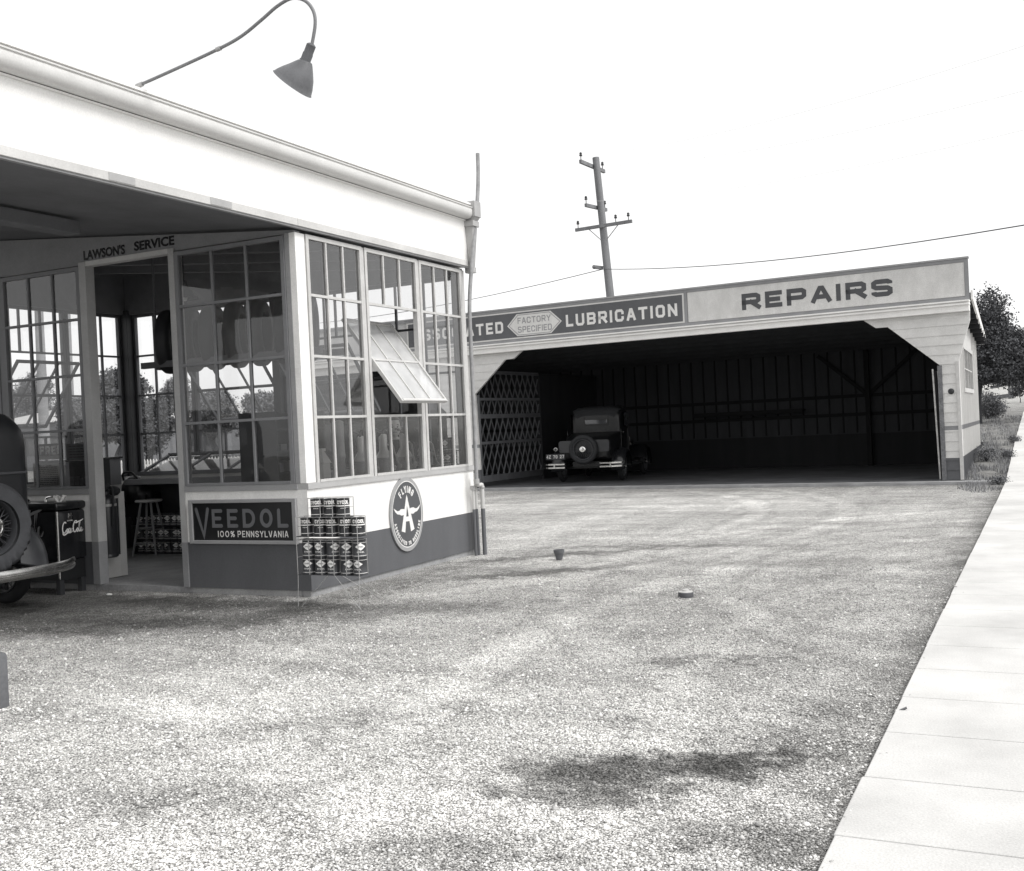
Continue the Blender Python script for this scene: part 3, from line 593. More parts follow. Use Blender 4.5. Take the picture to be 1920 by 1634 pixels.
# ------------------------------------------------------------------ signs on the station
vs_ = thing('oil_sign', 'black VEEDOL sign in a grey frame on the front wall beside the doorway', 'sign', (-7.075, Y1, .7))
a, b, z0, z1 = -7.745, -6.405, .495, .935
m = MB(); wbox(m, pS, a+.045, b-.045, z0+.035, z1-.035, .003, .018); P(m, 'panel', mat('sign_black', .011, .3, var=.08), vs_)
m = MB(); wbox(m, pS, a, a+.045, z0, z1, .002, .036); wbox(m, pS, b-.045, b, z0, z1, .002, .036); wbox(m, pS, a+.0455, b-.0455, z0, z0+.035, .002, .036); wbox(m, pS, a+.0455, b-.0455, z1-.035, z1, .002, .036); P(m, 'frame', mat('sign_frame_paint', .30, .6), vs_, bevel=.004)
m = MB()
ribbon(m, [(-7.655, .84), (-7.565, .575), (-7.505, .84)], .038, pS, .0205, rounded=True)
text(m, 'EEDOL', pS, -7.455, .655, .185, .62, .20, .0205, RND, True, length=.95, adv=.055); P(m, 'lettering', mat('sign_grey', .13, .5, var=.08), vs_, recalc=False)
m = MB(); text(m, '100%', pS, -7.385, .562, .062, .62, .15, .0205, RND, False, length=.215, adv=.016); P(m, 'caption', mat('sign_white', .75, .5, var=.05), vs_, recalc=False)
m = MB(); text(m, 'PENNSYLVANIA', pS, -7.135, .562, .062, .62, .15, .0205, RND, False, length=.62, adv=.016); P(m, 'caption', mat('sign_white', .75, .5, var=.05), vs_, recalc=False)

ov = thing('oval_sign', 'grey oval FLYING A gasoline sign with white winged letter on the white side wall', 'sign', (XE, 9.95, .622))
YC, ZC, RA, RB = 9.95, .622, .335, .405
def ell(k, n=56): return [(YC+RA*k*cos(2*pi*i/n), ZC+RB*k*sin(2*pi*i/n)) for i in range(n)]
m = MB(); m.prism(ell(1), pE, .004, .022); P(m, 'plate', mat('oval_rim_paint', .34, .45), ov, smooth=True)
m = MB(); e1, e2 = ell(.90), ell(.875); n_ = len(e1); m.add([pE(u, v, .0235) for u, v in e1]+[pE(u, v, .0235) for u, v in e2], [(i, (i+1) % n_, n_+(i+1) % n_, n_+i) for i in range(n_)]); P(m, 'ring', MATS['sign_white'], ov, recalc=False)
m = MB(); m.add([pE(u, v, .0232) for u, v in ell(.873)], [tuple(range(56))]); P(m, 'field', mat('oval_field_paint', .085, .4, var=.1), ov, recalc=False)
m = MB(); D_ = .0242
def pO(u, v, d): return pE(YC+u, ZC+v, d)
m.add([pO(*q, D_) for q in [(0, .20), (-.035, .06), (0, .06), (-.125, -.2), (-.085, -.165), (-.05, -.075), (-.014, -.035), (-.014, -.075), (.014, -.035), (.05, -.075), (.085, -.165), (.125, -.2), (.035, .06)]], [])
m = MB()
ribbon(m, [(-.095, -.185), (-.0, .17)], .062, pO, D_, tw=[.075, .03]); ribbon(m, [(.095, -.185), (.0, .17)], .062, pO, D_+.0004, tw=[.075, .03]); ribbon(m, [(-.06, -.052), (.06, -.052)], .052, pO, D_+.0008)
m.add([pO(u, v, D_+.0012) for u, v in ((-.022, .16), (.022, .16), (0, .215))], [(0, 1, 2)])
for sgn in (-1, 1):
    wg = [(.03, .055), (.07, .072), (.13, .075), (.16, .06), (.2, .058), (.275, .095), (.24, .05), (.20, .025), (.15, .018), (.13, .006), (.09, .005), (.045, .02)]
    m.add([pO(sgn*u, v-.01, D_+.0016) for u, v in wg], [tuple(range(len(wg)))])
P(m, 'winged_letter', MATS['sign_white'], ov, recalc=False)
m = MB()
def pArc(rx, ry, deg, up_=1):                       # frame on an ellipse for one letter
    a_ = R(deg); c = (rx*cos(a_), ry*sin(a_)); tx, ty = (-rx*sin(a_), ry*cos(a_)); l = sqrt(tx*tx+ty*ty); tx, ty = tx/l, ty/l
    if up_ > 0: tx, ty = -tx, -ty
    nx_, ny_ = (-ty, tx)
    return lambda u, v, d: pO(c[0]+u*tx+v*nx_, c[1]+u*ty+v*ny_, d)
def gl_w(c, h, wid, t): return NARROW.get(c, 1.0)*wid*h+t*h
for c, a_ in zip('FLYING', (126, 110.5, 96, 84.5, 73, 56.5)): text(m, c, pArc(.175, .235, a_), -gl_w(c, .075, .36, .2)/2, 0, .075, .36, .2, D_, BLK)
s_ = 'ASSOCIATED TO GASOLINE'
for i, c in enumerate(s_):
    if c != ' ': text(m, c, pArc(.272, .335, 197+i*6.9, -1), -gl_w(c, .042, .36, .24)/2, -.004, .042, .36, .24, D_, BLK)
P(m, 'lettering', MATS['sign_white'], ov, recalc=False)

# pipes on the north-east corner
vp = [onX(x, y, -6.14) for x, y in ((895.5, 288), (896.5, 335), (894.5, 400), (888, 470), (881.5, 560), (882.5, 630), (886, 720), (889, 790), (892, 850), (893.5, 902))]
vp = [Vector((-6.14, 11.62+.0*i, p.z)) if i < 3 else Vector((-6.14, min(11.62, p.y), p.z)) for i, p in enumerate(vp)]
vt = thing('vent_pipe', 'thin weathered vent pipe rising past the gutter at the rear corner of the office', 'pipe', (-6.14, 11.5, 0))
m = MB(); m.tube(smooth_path([onX(895.5, 288, -6.14), onX(896.5, 335, -6.14), onX(893.5, 400, -6.14), onX(886, 480, -6.14), onX(880.5, 565, -6.14), onX(882.5, 640, -6.14), onX(887, 740, -6.14), onX(892, 860, -6.14), onX(893.5, 903, -6.14)], 6), .024, 10); P(m, 'pipe', mat('old_pipe', .30, .7, var=.25, scale=9), vt, smooth=True)
m = MB(); e0 = onX(893.5, 903, -6.14); m.tube(smooth_path([e0+Vector((0, 0, -.02)), e0+Vector((.0, .03, -.045)), e0+Vector((.0, .10, -.05)), e0+Vector((0, .13, -.08)), Vector((-6.14, e0.y+.13, .5)), Vector((-6.14, e0.y+.13, -.02))], 5), .026, 10); P(m, 'lower_pipe', mat('pipe_paint', .12, .6, z=[(.55, .5)]), vt, smooth=True)
m = MB(); m.lathe([(.03, -.03), (.036, -.03), (.036, .03), (.03, .03)], Matrix.Translation(e0), 12); m.ball(e0+Vector((0, .13, -.08)), .034, 10); P(m, 'pipe_fitting', GALV, vt, smooth=True)
cp_ = thing('conduit', 'short twin conduit standing against the rear edge of the white side wall', 'pipe', (-6.2, 11.36, 0))
for dy, zt in ((0, .82), (.07, .98)):
    m = MB(); m.tube([(-6.20, 11.36+dy, -.02), (-6.20, 11.355+dy, zt)], .02, 8); P(m, 'tube', mat('pipe_paint', .12), cp_, smooth=True)
m = MB(); m.lathe([(.02, 0), (.034, .005), (.034, .05), (.02, .055)], Matrix.Translation((-6.2, 11.356, .78)), 12); P(m, 'coupling', GALV, cp_, smooth=True)

# gooseneck lamp on the roof edge
gl_ = thing('gooseneck_lamp', 'long gooseneck lamp with an angled metal shade reaching out from the canopy roof', 'lamp', (-6.3, 6.25, 4.26))
pts = [onY(x, y, 6.25) for x, y in ((240, 169), (300, 143), (400, 97), (450, 70), (490, 38), (520, 12), (548, -3), (572, 2), (587, 20), (591, 45), (585, 84))]
m = MB(); m.tube(smooth_path(pts, 6), .0125, 10); P(m, 'arm', mat('arm_paint', .22, .55, var=.15), gl_, smooth=True)
j1, j2 = onY(262, 160, 6.25), onY(410, 92, 6.25)
m = MB(); dd = (onY(300, 143, 6.25)-onY(240, 169, 6.25)).normalized()
m.lathe([(.012, -.03), (.019, -.03), (.019, .03), (.012, .03)], axM(j1, dd), 12); m.lathe([(.012, -.02), (.017, -.02), (.017, .02), (.012, .02)], axM(j2, dd), 12)
m.tube([j1, j1+Vector((.0, 0, -.06))], .005, 6); m.tube([j1+Vector((.006, 0, -.01)), j1+Vector((.02, .01, -.06))], .004, 6); P(m, 'bracket', GALV, gl_, smooth=True)
s0, s1 = onY(585, 82, 6.25), onY(572, 116, 6.25); ax = (s1-s0).normalized()
m = MB(); m.lathe([(.018, 0), (.034, .012), (.034, .07), (.037, .075), (.037, .12), (.045, .135), (.045, (s1-s0).length)], axM(s0, ax), 20); P(m, 'socket', mat('socket_metal', .10, .5), gl_, smooth=True)
# angled reflector: skewed cone, mouth turned back towards the fascia
A_ = s1; rimc = onY(548, 158, 6.25); rv = (onY(576, 181, 6.25)-onY(522, 134, 6.25))/2; ry = Vector((0, .135, 0))
rings = []
for k, (t, sc) in enumerate(((0, .33), (.1, .42), (.3, .58), (.55, .78), (.8, .93), (.97, 1.0), (1.0, 1.04))):
    c = A_.lerp(rimc, t); e_ = rv.normalized().lerp(Vector((rt.x, 0, 0)).normalized(), (1-t)*.5).normalized()*rv.length
    rings.append([c+(e_*cos(2*pi*i/28)+ry*sin(2*pi*i/28))*sc for i in range(28)])
inn = [[p+(A_.lerp(rimc, .5)-p).normalized()*.004 for p in r_] for r_ in rings[::-1]]
m = MB(); m.loft(rings+inn, caps=False); m.add(rings[0], [tuple(range(28))]); P(m, 'shade', mat('shade_enamel', .14, .5, var=.2, scale=7), gl_, smooth=True)
m = MB(); bb = A_.lerp(rimc, .6); m.ball(bb, .04, 12); P(m, 'bulb', mat('bulb_glass', .6, .2), gl_, smooth=True)

# concrete pump island at the left edge
isl = MB(); isl.box(-6.3, -5.585, 1.6, 4.365, -.1, .315)
single(isl, 'pump_island', mat('island_concrete', .13, .85, var=.15, bump=.2, bscale=50, fine=.1), 'low grey concrete pump island block at the left edge of the gravel', 'kerb', (-5.95, 3, 0), bevel=.03, smooth=True)

# ================================================================== OIL CANS AND RACK
def pcan(r): return lambda u, v, d: ((r+d)*sin(u/r), -(r+d)*cos(u/r), v)       # label wrapped round the can, front towards -y
CANR, CANH = .060, .158
def can_mesh(name, mt, kind):
    m = MB(); r = CANR; m.lathe([(r*.93, .004), (r+.0015, 0), (r+.0015, .006), (r, .008), (r, CANH-.008), (r+.0015, CANH-.006), (r+.0015, CANH), (r*.93, CANH-.004), (.0001, CANH-.004)], n=28)
    o = m.build(name, mt, smooth=True); q = MB(); pc = pcan(r)
    def strip(v0, v1, a, d, n=16): 
        for i in range(n): u0 = -a+2*a*i/n; u1 = -a+2*a*(i+1)/n; q.add([pc(u0*r, v0, d), pc(u1*r, v0, d), pc(u1*r, v1, d), pc(u0*r, v1, d)], [(0, 1, 2, 3)])
    if kind == 'band':
        text(q, 'CYCOL', pc, -.056, .112, .033, .5, .24, .001, BLK, length=.112, adv=.004)
        strip(.092, .102, 2.2, .0008); strip(.020, .025, 2.2, .0008)
        text(q, 'MOTOR OIL', pc, -.024, .072, .007, .5, .24, .001, BLK, length=.048, adv=.001)
    else:
        n = 12
        for i in range(n):
            u0 = -.05+.1*i/n; u1 = u0+.1/n; h0 = .034*(1-abs(u0)/.05); h1 = .034*(1-abs(u1)/.05)
            q.add([pc(u0, .094-h0, .0008), pc(u1, .094-h1, .0008), pc(u1, .094+h1, .0008), pc(u0, .094+h0, .0008)], [(0, 1, 2, 3)])
        text(q, 'CYCOL', pc, -.034, .041, .012, .5, .26, .001, BLK, length=.068, adv=.003)
        strip(.012, .016, 2.2, .0008); strip(.128, .131, 2.2, .0008)
    l = q.build('label', mat('can_white', .85, .4, var=.12), o, recalc=False)
    if kind != 'band':
        k = MB(); text(k, 'CYCOL', pc, -.024, .087, .013, .5, .24, .0016, BLK, length=.048, adv=.002); k.build('lettering', mat('can_grey', .2, .4), l, recalc=False)
    return o
CANB = mat('can_black', .022, .3, var=.1); CAND = mat('can_dark', .05, .3, var=.15)
can_a = can_mesh('oil_can', CANB, 'band'); can_b = can_mesh('oil_can', CAND, 'diamond')
RX, RY = -5.735, 7.86                                # rack centre
ORD = ['leftmost', 'second from the left', 'middle', 'second from the right', 'rightmost']
first = {'a': True, 'b': True}
def put_can(src, key, loc, rz, label, group):
    if first[key]: o = src; first[key] = False; o.location = loc; o.rotation_euler = (0, 0, rz)
    else: o = dup(src, loc, rz)
    ROOTM[o.name] = Matrix.Translation(loc); return tag(o, label, 'oil can', group)
PX = .1385; TURN = atan2(-RX, RY)*.5
for k, (row, z) in enumerate((('top', .792), ('second', .622), ('third', .432), ('bottom', .279))):
    n = 3 if k == 0 else 5; x0 = RX-(n-1)/2*PX+(.0 if k else -.02)
    for i in range(n):
        if k < 2: put_can(can_a, 'a', (x0+i*PX+random.uniform(-.006, .006), RY, z), TURN*.0+random.uniform(-.2, .35)+.35, f"black banded oil can, {(ORD[i] if n == 5 else ('leftmost', 'middle', 'rightmost')[i])} {'on the top tier' if k == 0 else 'on the second tier'} of the rack", 'oil cans on the wire rack')
        else: put_can(can_b, 'b', (x0+i*PX+random.uniform(-.006, .006), RY, z), random.uniform(-.25, 1.0) if i in (3, 4, 2) else random.uniform(.1, .6), f"white diamond oil can, {ORD[i]} on the {'third' if k == 2 else 'bottom'} tier of the rack", 'oil cans on the wire rack')
rk = thing('can_rack', 'wire display rack on thin crossed legs loaded with oil cans beside the office corner', 'rack', (RX, RY, 0))
WIRE = mat('rack_wire', .42, .4, metal=.4, var=.2); wr = .0031
xl, xr = RX-.362, RX+.305; yf, yb = RY-.064, RY+.07
m = MB()
for x in (xl, xr): m.tube([(x, yf-.02, -.015), (x, yf, .26), (x, yf, .79)], wr, 6); 
P(m, 'upright', WIRE, rk, smooth=True)
def shelf(x0, x1, z, n):
    m = MB()
    for y_ in (yf, yb): m.tube([(x0, y_, z), (x1, y_, z)], wr, 6)
    m.box(x0, x1, yf, yb, z-.004, z-.002)
    for i in range(n+1): x = x0+(x1-x0)*i/n; m.tube([(x, yf, z), (x, yb, z)], wr*.8, 6)
    P(m, 'shelf', mat('shelf_sheet', .05, .5), rk)
shelf(xl, xr, .2735, 5); shelf(xl, xr, .617, 5); shelf(RX-.215, RX+.185, .787, 3)
def bay(x0, x1, n, z0, z1):
    m = MB()
    m.tube([(x0, yf, z1), (x1, yf, z1)], wr, 6); m.tube([(x0, yb, z1), (x1, yb, z1)], wr, 6)
    for i in range(n+1):
        x = x0+(x1-x0)*i/n; m.tube([(x, yf-.002, z0), (x, yf-.002, z1)], wr if i in (0, n) else wr*1.3, 6)
        if i in (0, n): m.tube([(x, yb, z0), (x, yb, z1)], wr, 6); m.tube([(x, yf, z1), (x, yb, z1)], wr, 6); m.tube([(x, yf, (z0+z1)/2), (x, yb, (z0+z1)/2)], wr*.8, 6)
    P(m, 'guard', WIRE, rk, smooth=True)
bay(RX-.215, RX+.185, 3, .787, .96); bay(xl, xr, 5, .617, .79); bay(xl, xr, 5, .2735, .585)
m = MB(); m.tube([(RX-.03, yf, .272), (RX-.3, yf-.06, -.015)], wr, 6); m.tube([(RX+.04, yf, .272), (RX+.35, yf-.06, -.015)], wr, 6)
m.tube([(RX-.02, yb, .272), (RX+.12, yb+.42, -.01)], wr, 6); m.tube([(RX+.18, yb, .272), (RX+.10, yb+.42, -.01)], wr, 6); P(m, 'brace', WIRE, rk, smooth=True)

# ================================================================== DRINKS COOLER
ck = thing('drinks_cooler', 'dark chest cooler with white script drink logo standing against the front wall by the car', 'cooler', (-9.72, 8.0, 0))
cx0, cx1, cy0, cy1 = -10.17, -9.215, 7.845, 8.222
RED = mat('cooler_enamel', .016, .22, var=.12, spec=.6)
m = MB(); m.box(cx0, cx1, cy0, cy1, .34, .865); P(m, 'body', RED, ck, bevel=.03, smooth=True)
m = MB(); m.box(cx0-.012, cx1+.012, cy0-.012, cy1+.008, .868, .955); P(m, 'lid', RED, ck, bevel=.028, smooth=True)
m = MB(); m.box(cx0+.02, cx1-.02, cy0+.02, cy1-.02, .14, .338); P(m, 'base_cabinet', mat('cooler_base', .012, .5), ck)
for x in (cx0+.05, cx1-.05):
    for y_ in (cy0+.05, cy1-.05):
        m = MB(); m.box(x-.028, x+.028, y_-.028, y_+.028, -.012, .139); P(m, 'leg', mat('cooler_leg', .03, .5), ck)
m = MB(); m.tube([(cx1+.006, cy0+.0, .16), (cx1+.006, cy0+.0, .86)], .012, 8); P(m, 'corner_trim', DULLCH, ck, smooth=True)
m = MB(); m.tube(smooth_path([(cx1-.25, cy0+.09, .956), (cx1-.25, cy0+.1, 1.0), (cx1-.15, cy0+.1, 1.01), (cx1-.1, cy0+.1, .956)]), .011, 8); P(m, 'lid_handle', CHROME, ck, smooth=True)
m = MB(); m.tube(smooth_path([(cx1-.62, cy0+.07, .956), (cx1-.60, cy0+.07, .985), (cx1-.50, cy0+.07, .985), (cx1-.48, cy0+.07, .956)]), .011, 8); P(m, 'lid_handle', RED, ck, smooth=True)
m = MB(); m.box(cx1+.001, cx1+.012, 7.99, 8.03, .775, .835); m.box(cx1+.012, cx1+.03, 7.995, 8.025, .80, .812); P(m, 'bottle_opener', DULLCH, ck, bevel=.003)
m = MB(); m.box(cx1+.001, cx1+.006, 8.0, 8.02, .735, .75); P(m, 'rivet_plate', DULLCH, ck)
m = MB(); script_logo(m, lambda u, v, d: (cx1+.001+d, u, v), 7.905, .615, .275, .003, .034); P(m, 'script_logo', mat('logo_white', .8, .4, var=.04), ck, recalc=False)
m = MB(); script_logo(m, lambda u, v, d: (u, cy0-.001-d, v), -10.05, .565, .66, .003, .032); P(m, 'side_logo', mat('logo_grey', .30, .4, var=.2), ck, recalc=False)  # logo on the long face is a darker grey
m = MB(); text(m, 'DRINK', lambda u, v, d: (cx1+.001+d, u, v), 7.975, .748, .013, .6, .2, .003, BLK, length=.07, adv=.003); P(m, 'small_lettering', MATS['logo_white'], ck, recalc=False)
bt = MB()
for k in range(2): bt.tube(smooth_path([(cx1-.10+.05*cos(a), 7.97+.04*sin(a)+.03*k, .985+.035*sin(a*2+k)) for a in [2*pi*i/9 for i in range(10)]], 3), .011, 8)
single(bt, 'cord_loop', mat('white_cord', .7, .6), 'small white looped cord lying on the drinks cooler lid', 'cord', (cx1-.1, 7.98, .956), smooth=True)

# ================================================================== CARS
def wheel_parts(par, c, R_=.36, wid=.13, spokes=20, side=1, hub=.07, name='wheel', tyre=None, rim=None, capm=None, axis=(0, 1, 0)):
    """wheel > rim mesh with tyre and hub cap; axis points to the outer face"""
    Mx = axM(c, axis)
    m = MB(); m.lathe([(R_*.66, -wid*.42), (R_*.69, -wid*.42), (R_*.69, wid*.42), (R_*.66, wid*.42), (R_*.63, wid*.2), (R_*.63, -wid*.2)], Mx, 36, closed=True)
    m.lathe([(.045, -.05), (.05, .0), (.05, .05), (.02, .07)], Mx, 16)
    for k in range(spokes):
        for sg in (1, -1):
            a = 2*pi*(k+(.25 if sg > 0 else -.25))/spokes; b_ = a+sg*.35
            m.tube([Mx @ Vector((.045*cos(a), .045*sin(a), .045*sg)), Mx @ Vector((R_*.64*cos(b_), R_*.64*sin(b_), 0))], .004, 5, caps=False)
    o = m.build(name, rim or mat('wheel_paint', .06, .4), par, smooth=True)
    pr = []
    for k in range(16): a = 2*pi*k/16; pr.append((R_*.83+R_*.17*cos(a)*(1 if cos(a) < 0 else 1.0), wid*.5*sin(a)))
    m = MB(); m.lathe(pr, Mx, 44, closed=True); m.build('tyre', tyre or RUBBER, o, smooth=True)
    m = MB(); m.lathe([(.01, .085), (hub*.3, .098), (hub*.34, .092), (hub*.62, .09), (hub*.66, .097), (hub*.9, .085), (hub, .06), (hub, .02)], Mx, 28); m.build('hub_cap', capm or DULLCH, o, smooth=True)
    return o
def rrect(hw, z0, z1, rt_, rb, x, n=6, tum=0):
    pts = []
    for cy_, cz, r_, a0 in ((hw-rt_, z1-rt_, rt_, 0), (-(hw-rt_), z1-rt_, rt_, 90), (-(hw-rb), z0+rb, rb, 180), (hw-rb, z0+rb, rb, 270)):
        for k in range(n+1):
            a = R(a0+90*k/n); zz = cz+r_*sin(a); yy = cy_+r_*cos(a); yy *= 1-tum*max(0, (zz-1.25))
            pts.append((x, yy, zz))
    return pts
def make_car(name, label, loc, rz, w=1.0, body=None, split=False, h=1.0, coupe=False):
    c = thing(name, label, 'car', loc, rz)
    body = body or mat('car_paint', .022, .35, var=.12, spec=.5); cloth = mat('car_top_cloth', .075, .85, var=.15, bump=.3, bscale=120)
    fen = mat('fender_enamel', .014, .22, var=.1, spec=.6)
    W = w; ZT_ = 1.90*h
    m = MB(); rings = []
    for x, hw, z0, zt, rr in ((-.61, .47, .74, ZT_-.30, .2), (-.595, .53, .66, ZT_-.17, .22), (-.55, .575, .60, ZT_-.08, .22), (-.45, .60, .56, ZT_-.03, .2), (-.2, .625, .54, ZT_-.01, .17), (.5, .645, .53, ZT_, .15), (1.2, .64, .53, ZT_-.02, .15), (1.40, .62, .53, ZT_-.07, .14), (1.46, .60, .53, ZT_-.14, .12)):
        rings.append(rrect(hw*W, z0, zt, rr, .06, x, tum=.05))
    if coupe:                                        # lower rear deck, cab set forward
        m.v = []; m.f = []; rings = []
        for x, hw, z0, zt, rr in ((.62, .50, 1.0, ZT_-.22, .2), (.64, .56, 1.0, ZT_-.12, .2), (.70, .59, 1.0, ZT_-.05, .2), (.80, .61, 1.0, ZT_-.02, .18), (1.0, .62, 1.0, ZT_, .15), (1.25, .62, 1.0, ZT_-.01, .15), (1.40, .61, 1.0, ZT_-.07, .14), (1.46, .60, 1.0, ZT_-.14, .12)): rings.append(rrect(hw*W, z0, zt, rr, .04, x, tum=.05))
        m.loft(rings); rings = []
        for x, hw, z0, zt, rr in ((-.60, .40, .62, .86, .1), (-.55, .48, .58, .96, .14), (-.40, .55, .55, 1.06, .16), (0, .60, .53, 1.17, .16), (.5, .63, .53, 1.23, .14), (.9, .64, .53, 1.27, .12), (1.46, .60, .53, 1.27, .12)): rings.append(rrect(hw*W, z0, zt, rr, .06, x))
    m.loft(rings); ob = m.build('body', body, c, smooth=True)
    if not coupe:
        m = MB()                                         # belt moulding round the rear and sides
        bz = 1.305*h
        hwz = lambda x: np.interp(x, [-.61, -.55, -.45, -.2, .5, 1.46], [.50, .585, .605, .63, .65, .605])*W
        path = [(1.45, -hwz(1.45), bz), (.5, -hwz(.5)-.004, bz), (-.2, -hwz(-.2)-.004, bz), (-.45, -hwz(-.45), bz), (-.56, -hwz(-.55)+.03, bz), (-.612, -.50*W+.04, bz), (-.615, 0, bz), (-.612, .50*W-.04, bz), (-.56, hwz(-.55)-.03, bz), (-.45, hwz(-.45), bz), (-.2, hwz(-.2)+.004, bz), (.5, hwz(.5)+.004, bz), (1.45, hwz(1.45), bz)]
        m.tube(smooth_path(path, 4), .013, 8); m.build('moulding', cloth, ob, smooth=True)
        m = MB()                                         # roof covering
        rr_ = []
        for x, hw, dz in ((-.60, .36, -.225), (-.56, .44, -.105), (-.47, .50, -.04), (-.2, .545, -.008), (.5, .565, .004), (1.2, .56, -.014), (1.4, .53, -.06)):
            n = 14; rr_.append([(x-.004, hw*W*(-1+2*k/n), ZT_+dz+.006-.07*abs(-1+2*k/n)**5) for k in range(n+1)]+[(x-.004, hw*W*(1-2*k/n), ZT_+dz-.02-.07*abs(1-2*k/n)**5) for k in range(n+1)])
        m.loft(rr_); m.build('roof', cloth, c, smooth=True)
    else:
        m = MB(); rr_ = []
        for x, hw, dz in ((.615, .44, -.20), (.635, .52, -.10), (.69, .56, -.035), (.80, .57, -.004), (1.0, .575, .008), (1.25, .57, .0), (1.41, .54, -.05)):
            n = 14; rr_.append([(x-.004, hw*W*(-1+2*k/n), ZT_+dz+.008-.07*abs(-1+2*k/n)**5) for k in range(n+1)]+[(x-.004, hw*W*(1-2*k/n), ZT_+dz-.02-.07*abs(1-2*k/n)**5) for k in range(n+1)])
        m.loft(rr_); m.build('roof', mat('coupe_top', .024, .8, var=.15), c, smooth=True)
    # rear window with its rounded rim
    def rr2(hw, z0, z1, r_): return [(p[1], p[2]) for p in rrect(hw, z0, z1, r_, r_, 0, 5)]
    wz0, wz1 = 1.42*h, 1.70*h; XR_ = .62 if coupe else -.612; px_ = lambda u, v, d: (XR_-d+max(0, v-ZT_+.34)*.05, u, v)
    m = MB(); o1, o2 = rr2(.30*W, wz0, wz1, .06), rr2(.265*W, wz0+.035, wz1-.035, .045); n_ = len(o1)
    for d0 in (.014,): m.add([px_(u, v, -.02) for u, v in o1]+[px_(u, v, d0) for u, v in o1]+[px_(u, v, d0) for u, v in o2]+[px_(u, v, -.02) for u, v in o2], [(i, (i+1) % n_, n_+(i+1) % n_, n_+i) for i in range(n_)]+[(n_+i, n_+(i+1) % n_, 2*n_+(i+1) % n_, 2*n_+i) for i in range(n_)]+[(2*n_+i, 2*n_+(i+1) % n_, 3*n_+(i+1) % n_, 3*n_+i) for i in range(n_)])
    wf = m.build('rear_window', body, c, smooth=True)
    m = MB(); m.add([px_(u, v, .002) for u, v in o2], [tuple(range(n_))]); mat('car_glass', .06, .05, spec=.9); m.build('pane', mat('rear_glass', .20, .1, spec=.9) if not coupe else MATS['car_glass'], wf, recalc=False)
    for sg in (1, -1):                                # side windows
        for x0, x1 in (((.78, 1.32),) if coupe else ((-.30, .32), (.42, 1.2))):
            m = MB(); o2 = [(u, v) for u, v in ((x0+.04, 1.36*h), (x1-.04, 1.36*h), (x1, 1.40*h), (x1, 1.68*h), (x1-.04, 1.72*h), (x0+.04, 1.72*h), (x0, 1.68*h), (x0, 1.40*h))]
            yy = lambda x, z: sg*(np.interp(x, [-.45, -.2, .5, 1.2], [.60, .625, .645, .64])*W*(1-.05*max(0, z-1.25))+.006)
            m.add([(u, yy(u, v), v) for u, v in o2], [tuple(range(8))]); m.build('side_window', MATS['car_glass'], c, recalc=False)
        m = MB(); hx = lambda x: sg*(np.interp(x, [.4, 1.2], [.645, .64])*W+.004)
        if coupe: hx = lambda x: sg*(np.interp(x, [.4, .9, 1.2], [.63, .64, .62])*W+.006)
        m.tube([(.38, hx(.4), .6), (.38, hx(.4), 1.30*h)], .005, 5); m.tube([(1.24, hx(1.2), .6), (1.24, hx(1.2), 1.30*h)], .005, 5); dj = m.build('door', fen, c)
        m = MB(); m.tube([(.5, hx(.5)+sg*.03, 1.22*h), (.62, hx(.6)+sg*.03, 1.22*h)], .01, 6); m.tube([(.5, hx(.5), 1.22*h), (.5, hx(.5)+sg*.03, 1.22*h)], .008, 6); m.build('door_handle', DULLCH, dj)
    m = MB(); m.loft([rrect(.58*W, .56, 1.20*h, .14, .05, 1.465), rrect(.55*W, .57, 1.19*h, .13, .05, 1.7), rrect(.36*W, .60, 1.12*h, .10, .05, 2.78)]); m.build('hood', body, c, smooth=True)
    m = MB(); m.loft([rrect(.37*W, .50, 1.14*h, .12, .08, 2.785), rrect(.37*W, .50, 1.14*h, .12, .08, 2.86)]); m.build('radiator', DULLCH, c, smooth=True)
    m = MB(); m.box(1.47, 1.475, -.5*W, .5*W, 1.26*h, 1.66*h); m.build('windscreen', MATS['car_glass'], c)
    # fenders: crowned strip swept over the wheel
    def fender(cx, cz, rad, a0, a1, y0, y1, tail, sg):
        prof_ = [(0, 0), (.25, .025), (.5, .035), (.75, .025), (.93, -.005), (1, -.05)]
        rings = []
        P_ = [(cx+rad*cos(R(a0+(a1-a0)*k/16)), cz+rad*sin(R(a0+(a1-a0)*k/16)), R(a0+(a1-a0)*k/16)) for k in range(17)]
        ring = []
        for x, z, a in P_:
            top = [(x+dn*cos(a), sg*(y0+(y1-y0)*t), z+dn*sin(a)) for t, dn in prof_]; bot = [(x+(dn-.014)*cos(a), sg*(y0+(y1-y0)*t), z+(dn-.014)*sin(a)) for t, dn in prof_[::-1]]
            ring.append(top+bot)
        if tail:
            x, z, a = P_[-1]
            for q, (dx, dz) in enumerate(tail): 
                aa = R(200); ring.append([(x+dx+dn*cos(aa), sg*(y0+(y1-y0)*t), z+dz+dn*sin(aa)*.3) for t, dn in prof_]+[(x+dx+(dn-.014)*cos(aa), sg*(y0+(y1-y0)*t), z+dz+(dn-.014)*sin(aa)*.3) for t, dn in prof_[::-1]])
        m = MB(); m.loft(ring); return m
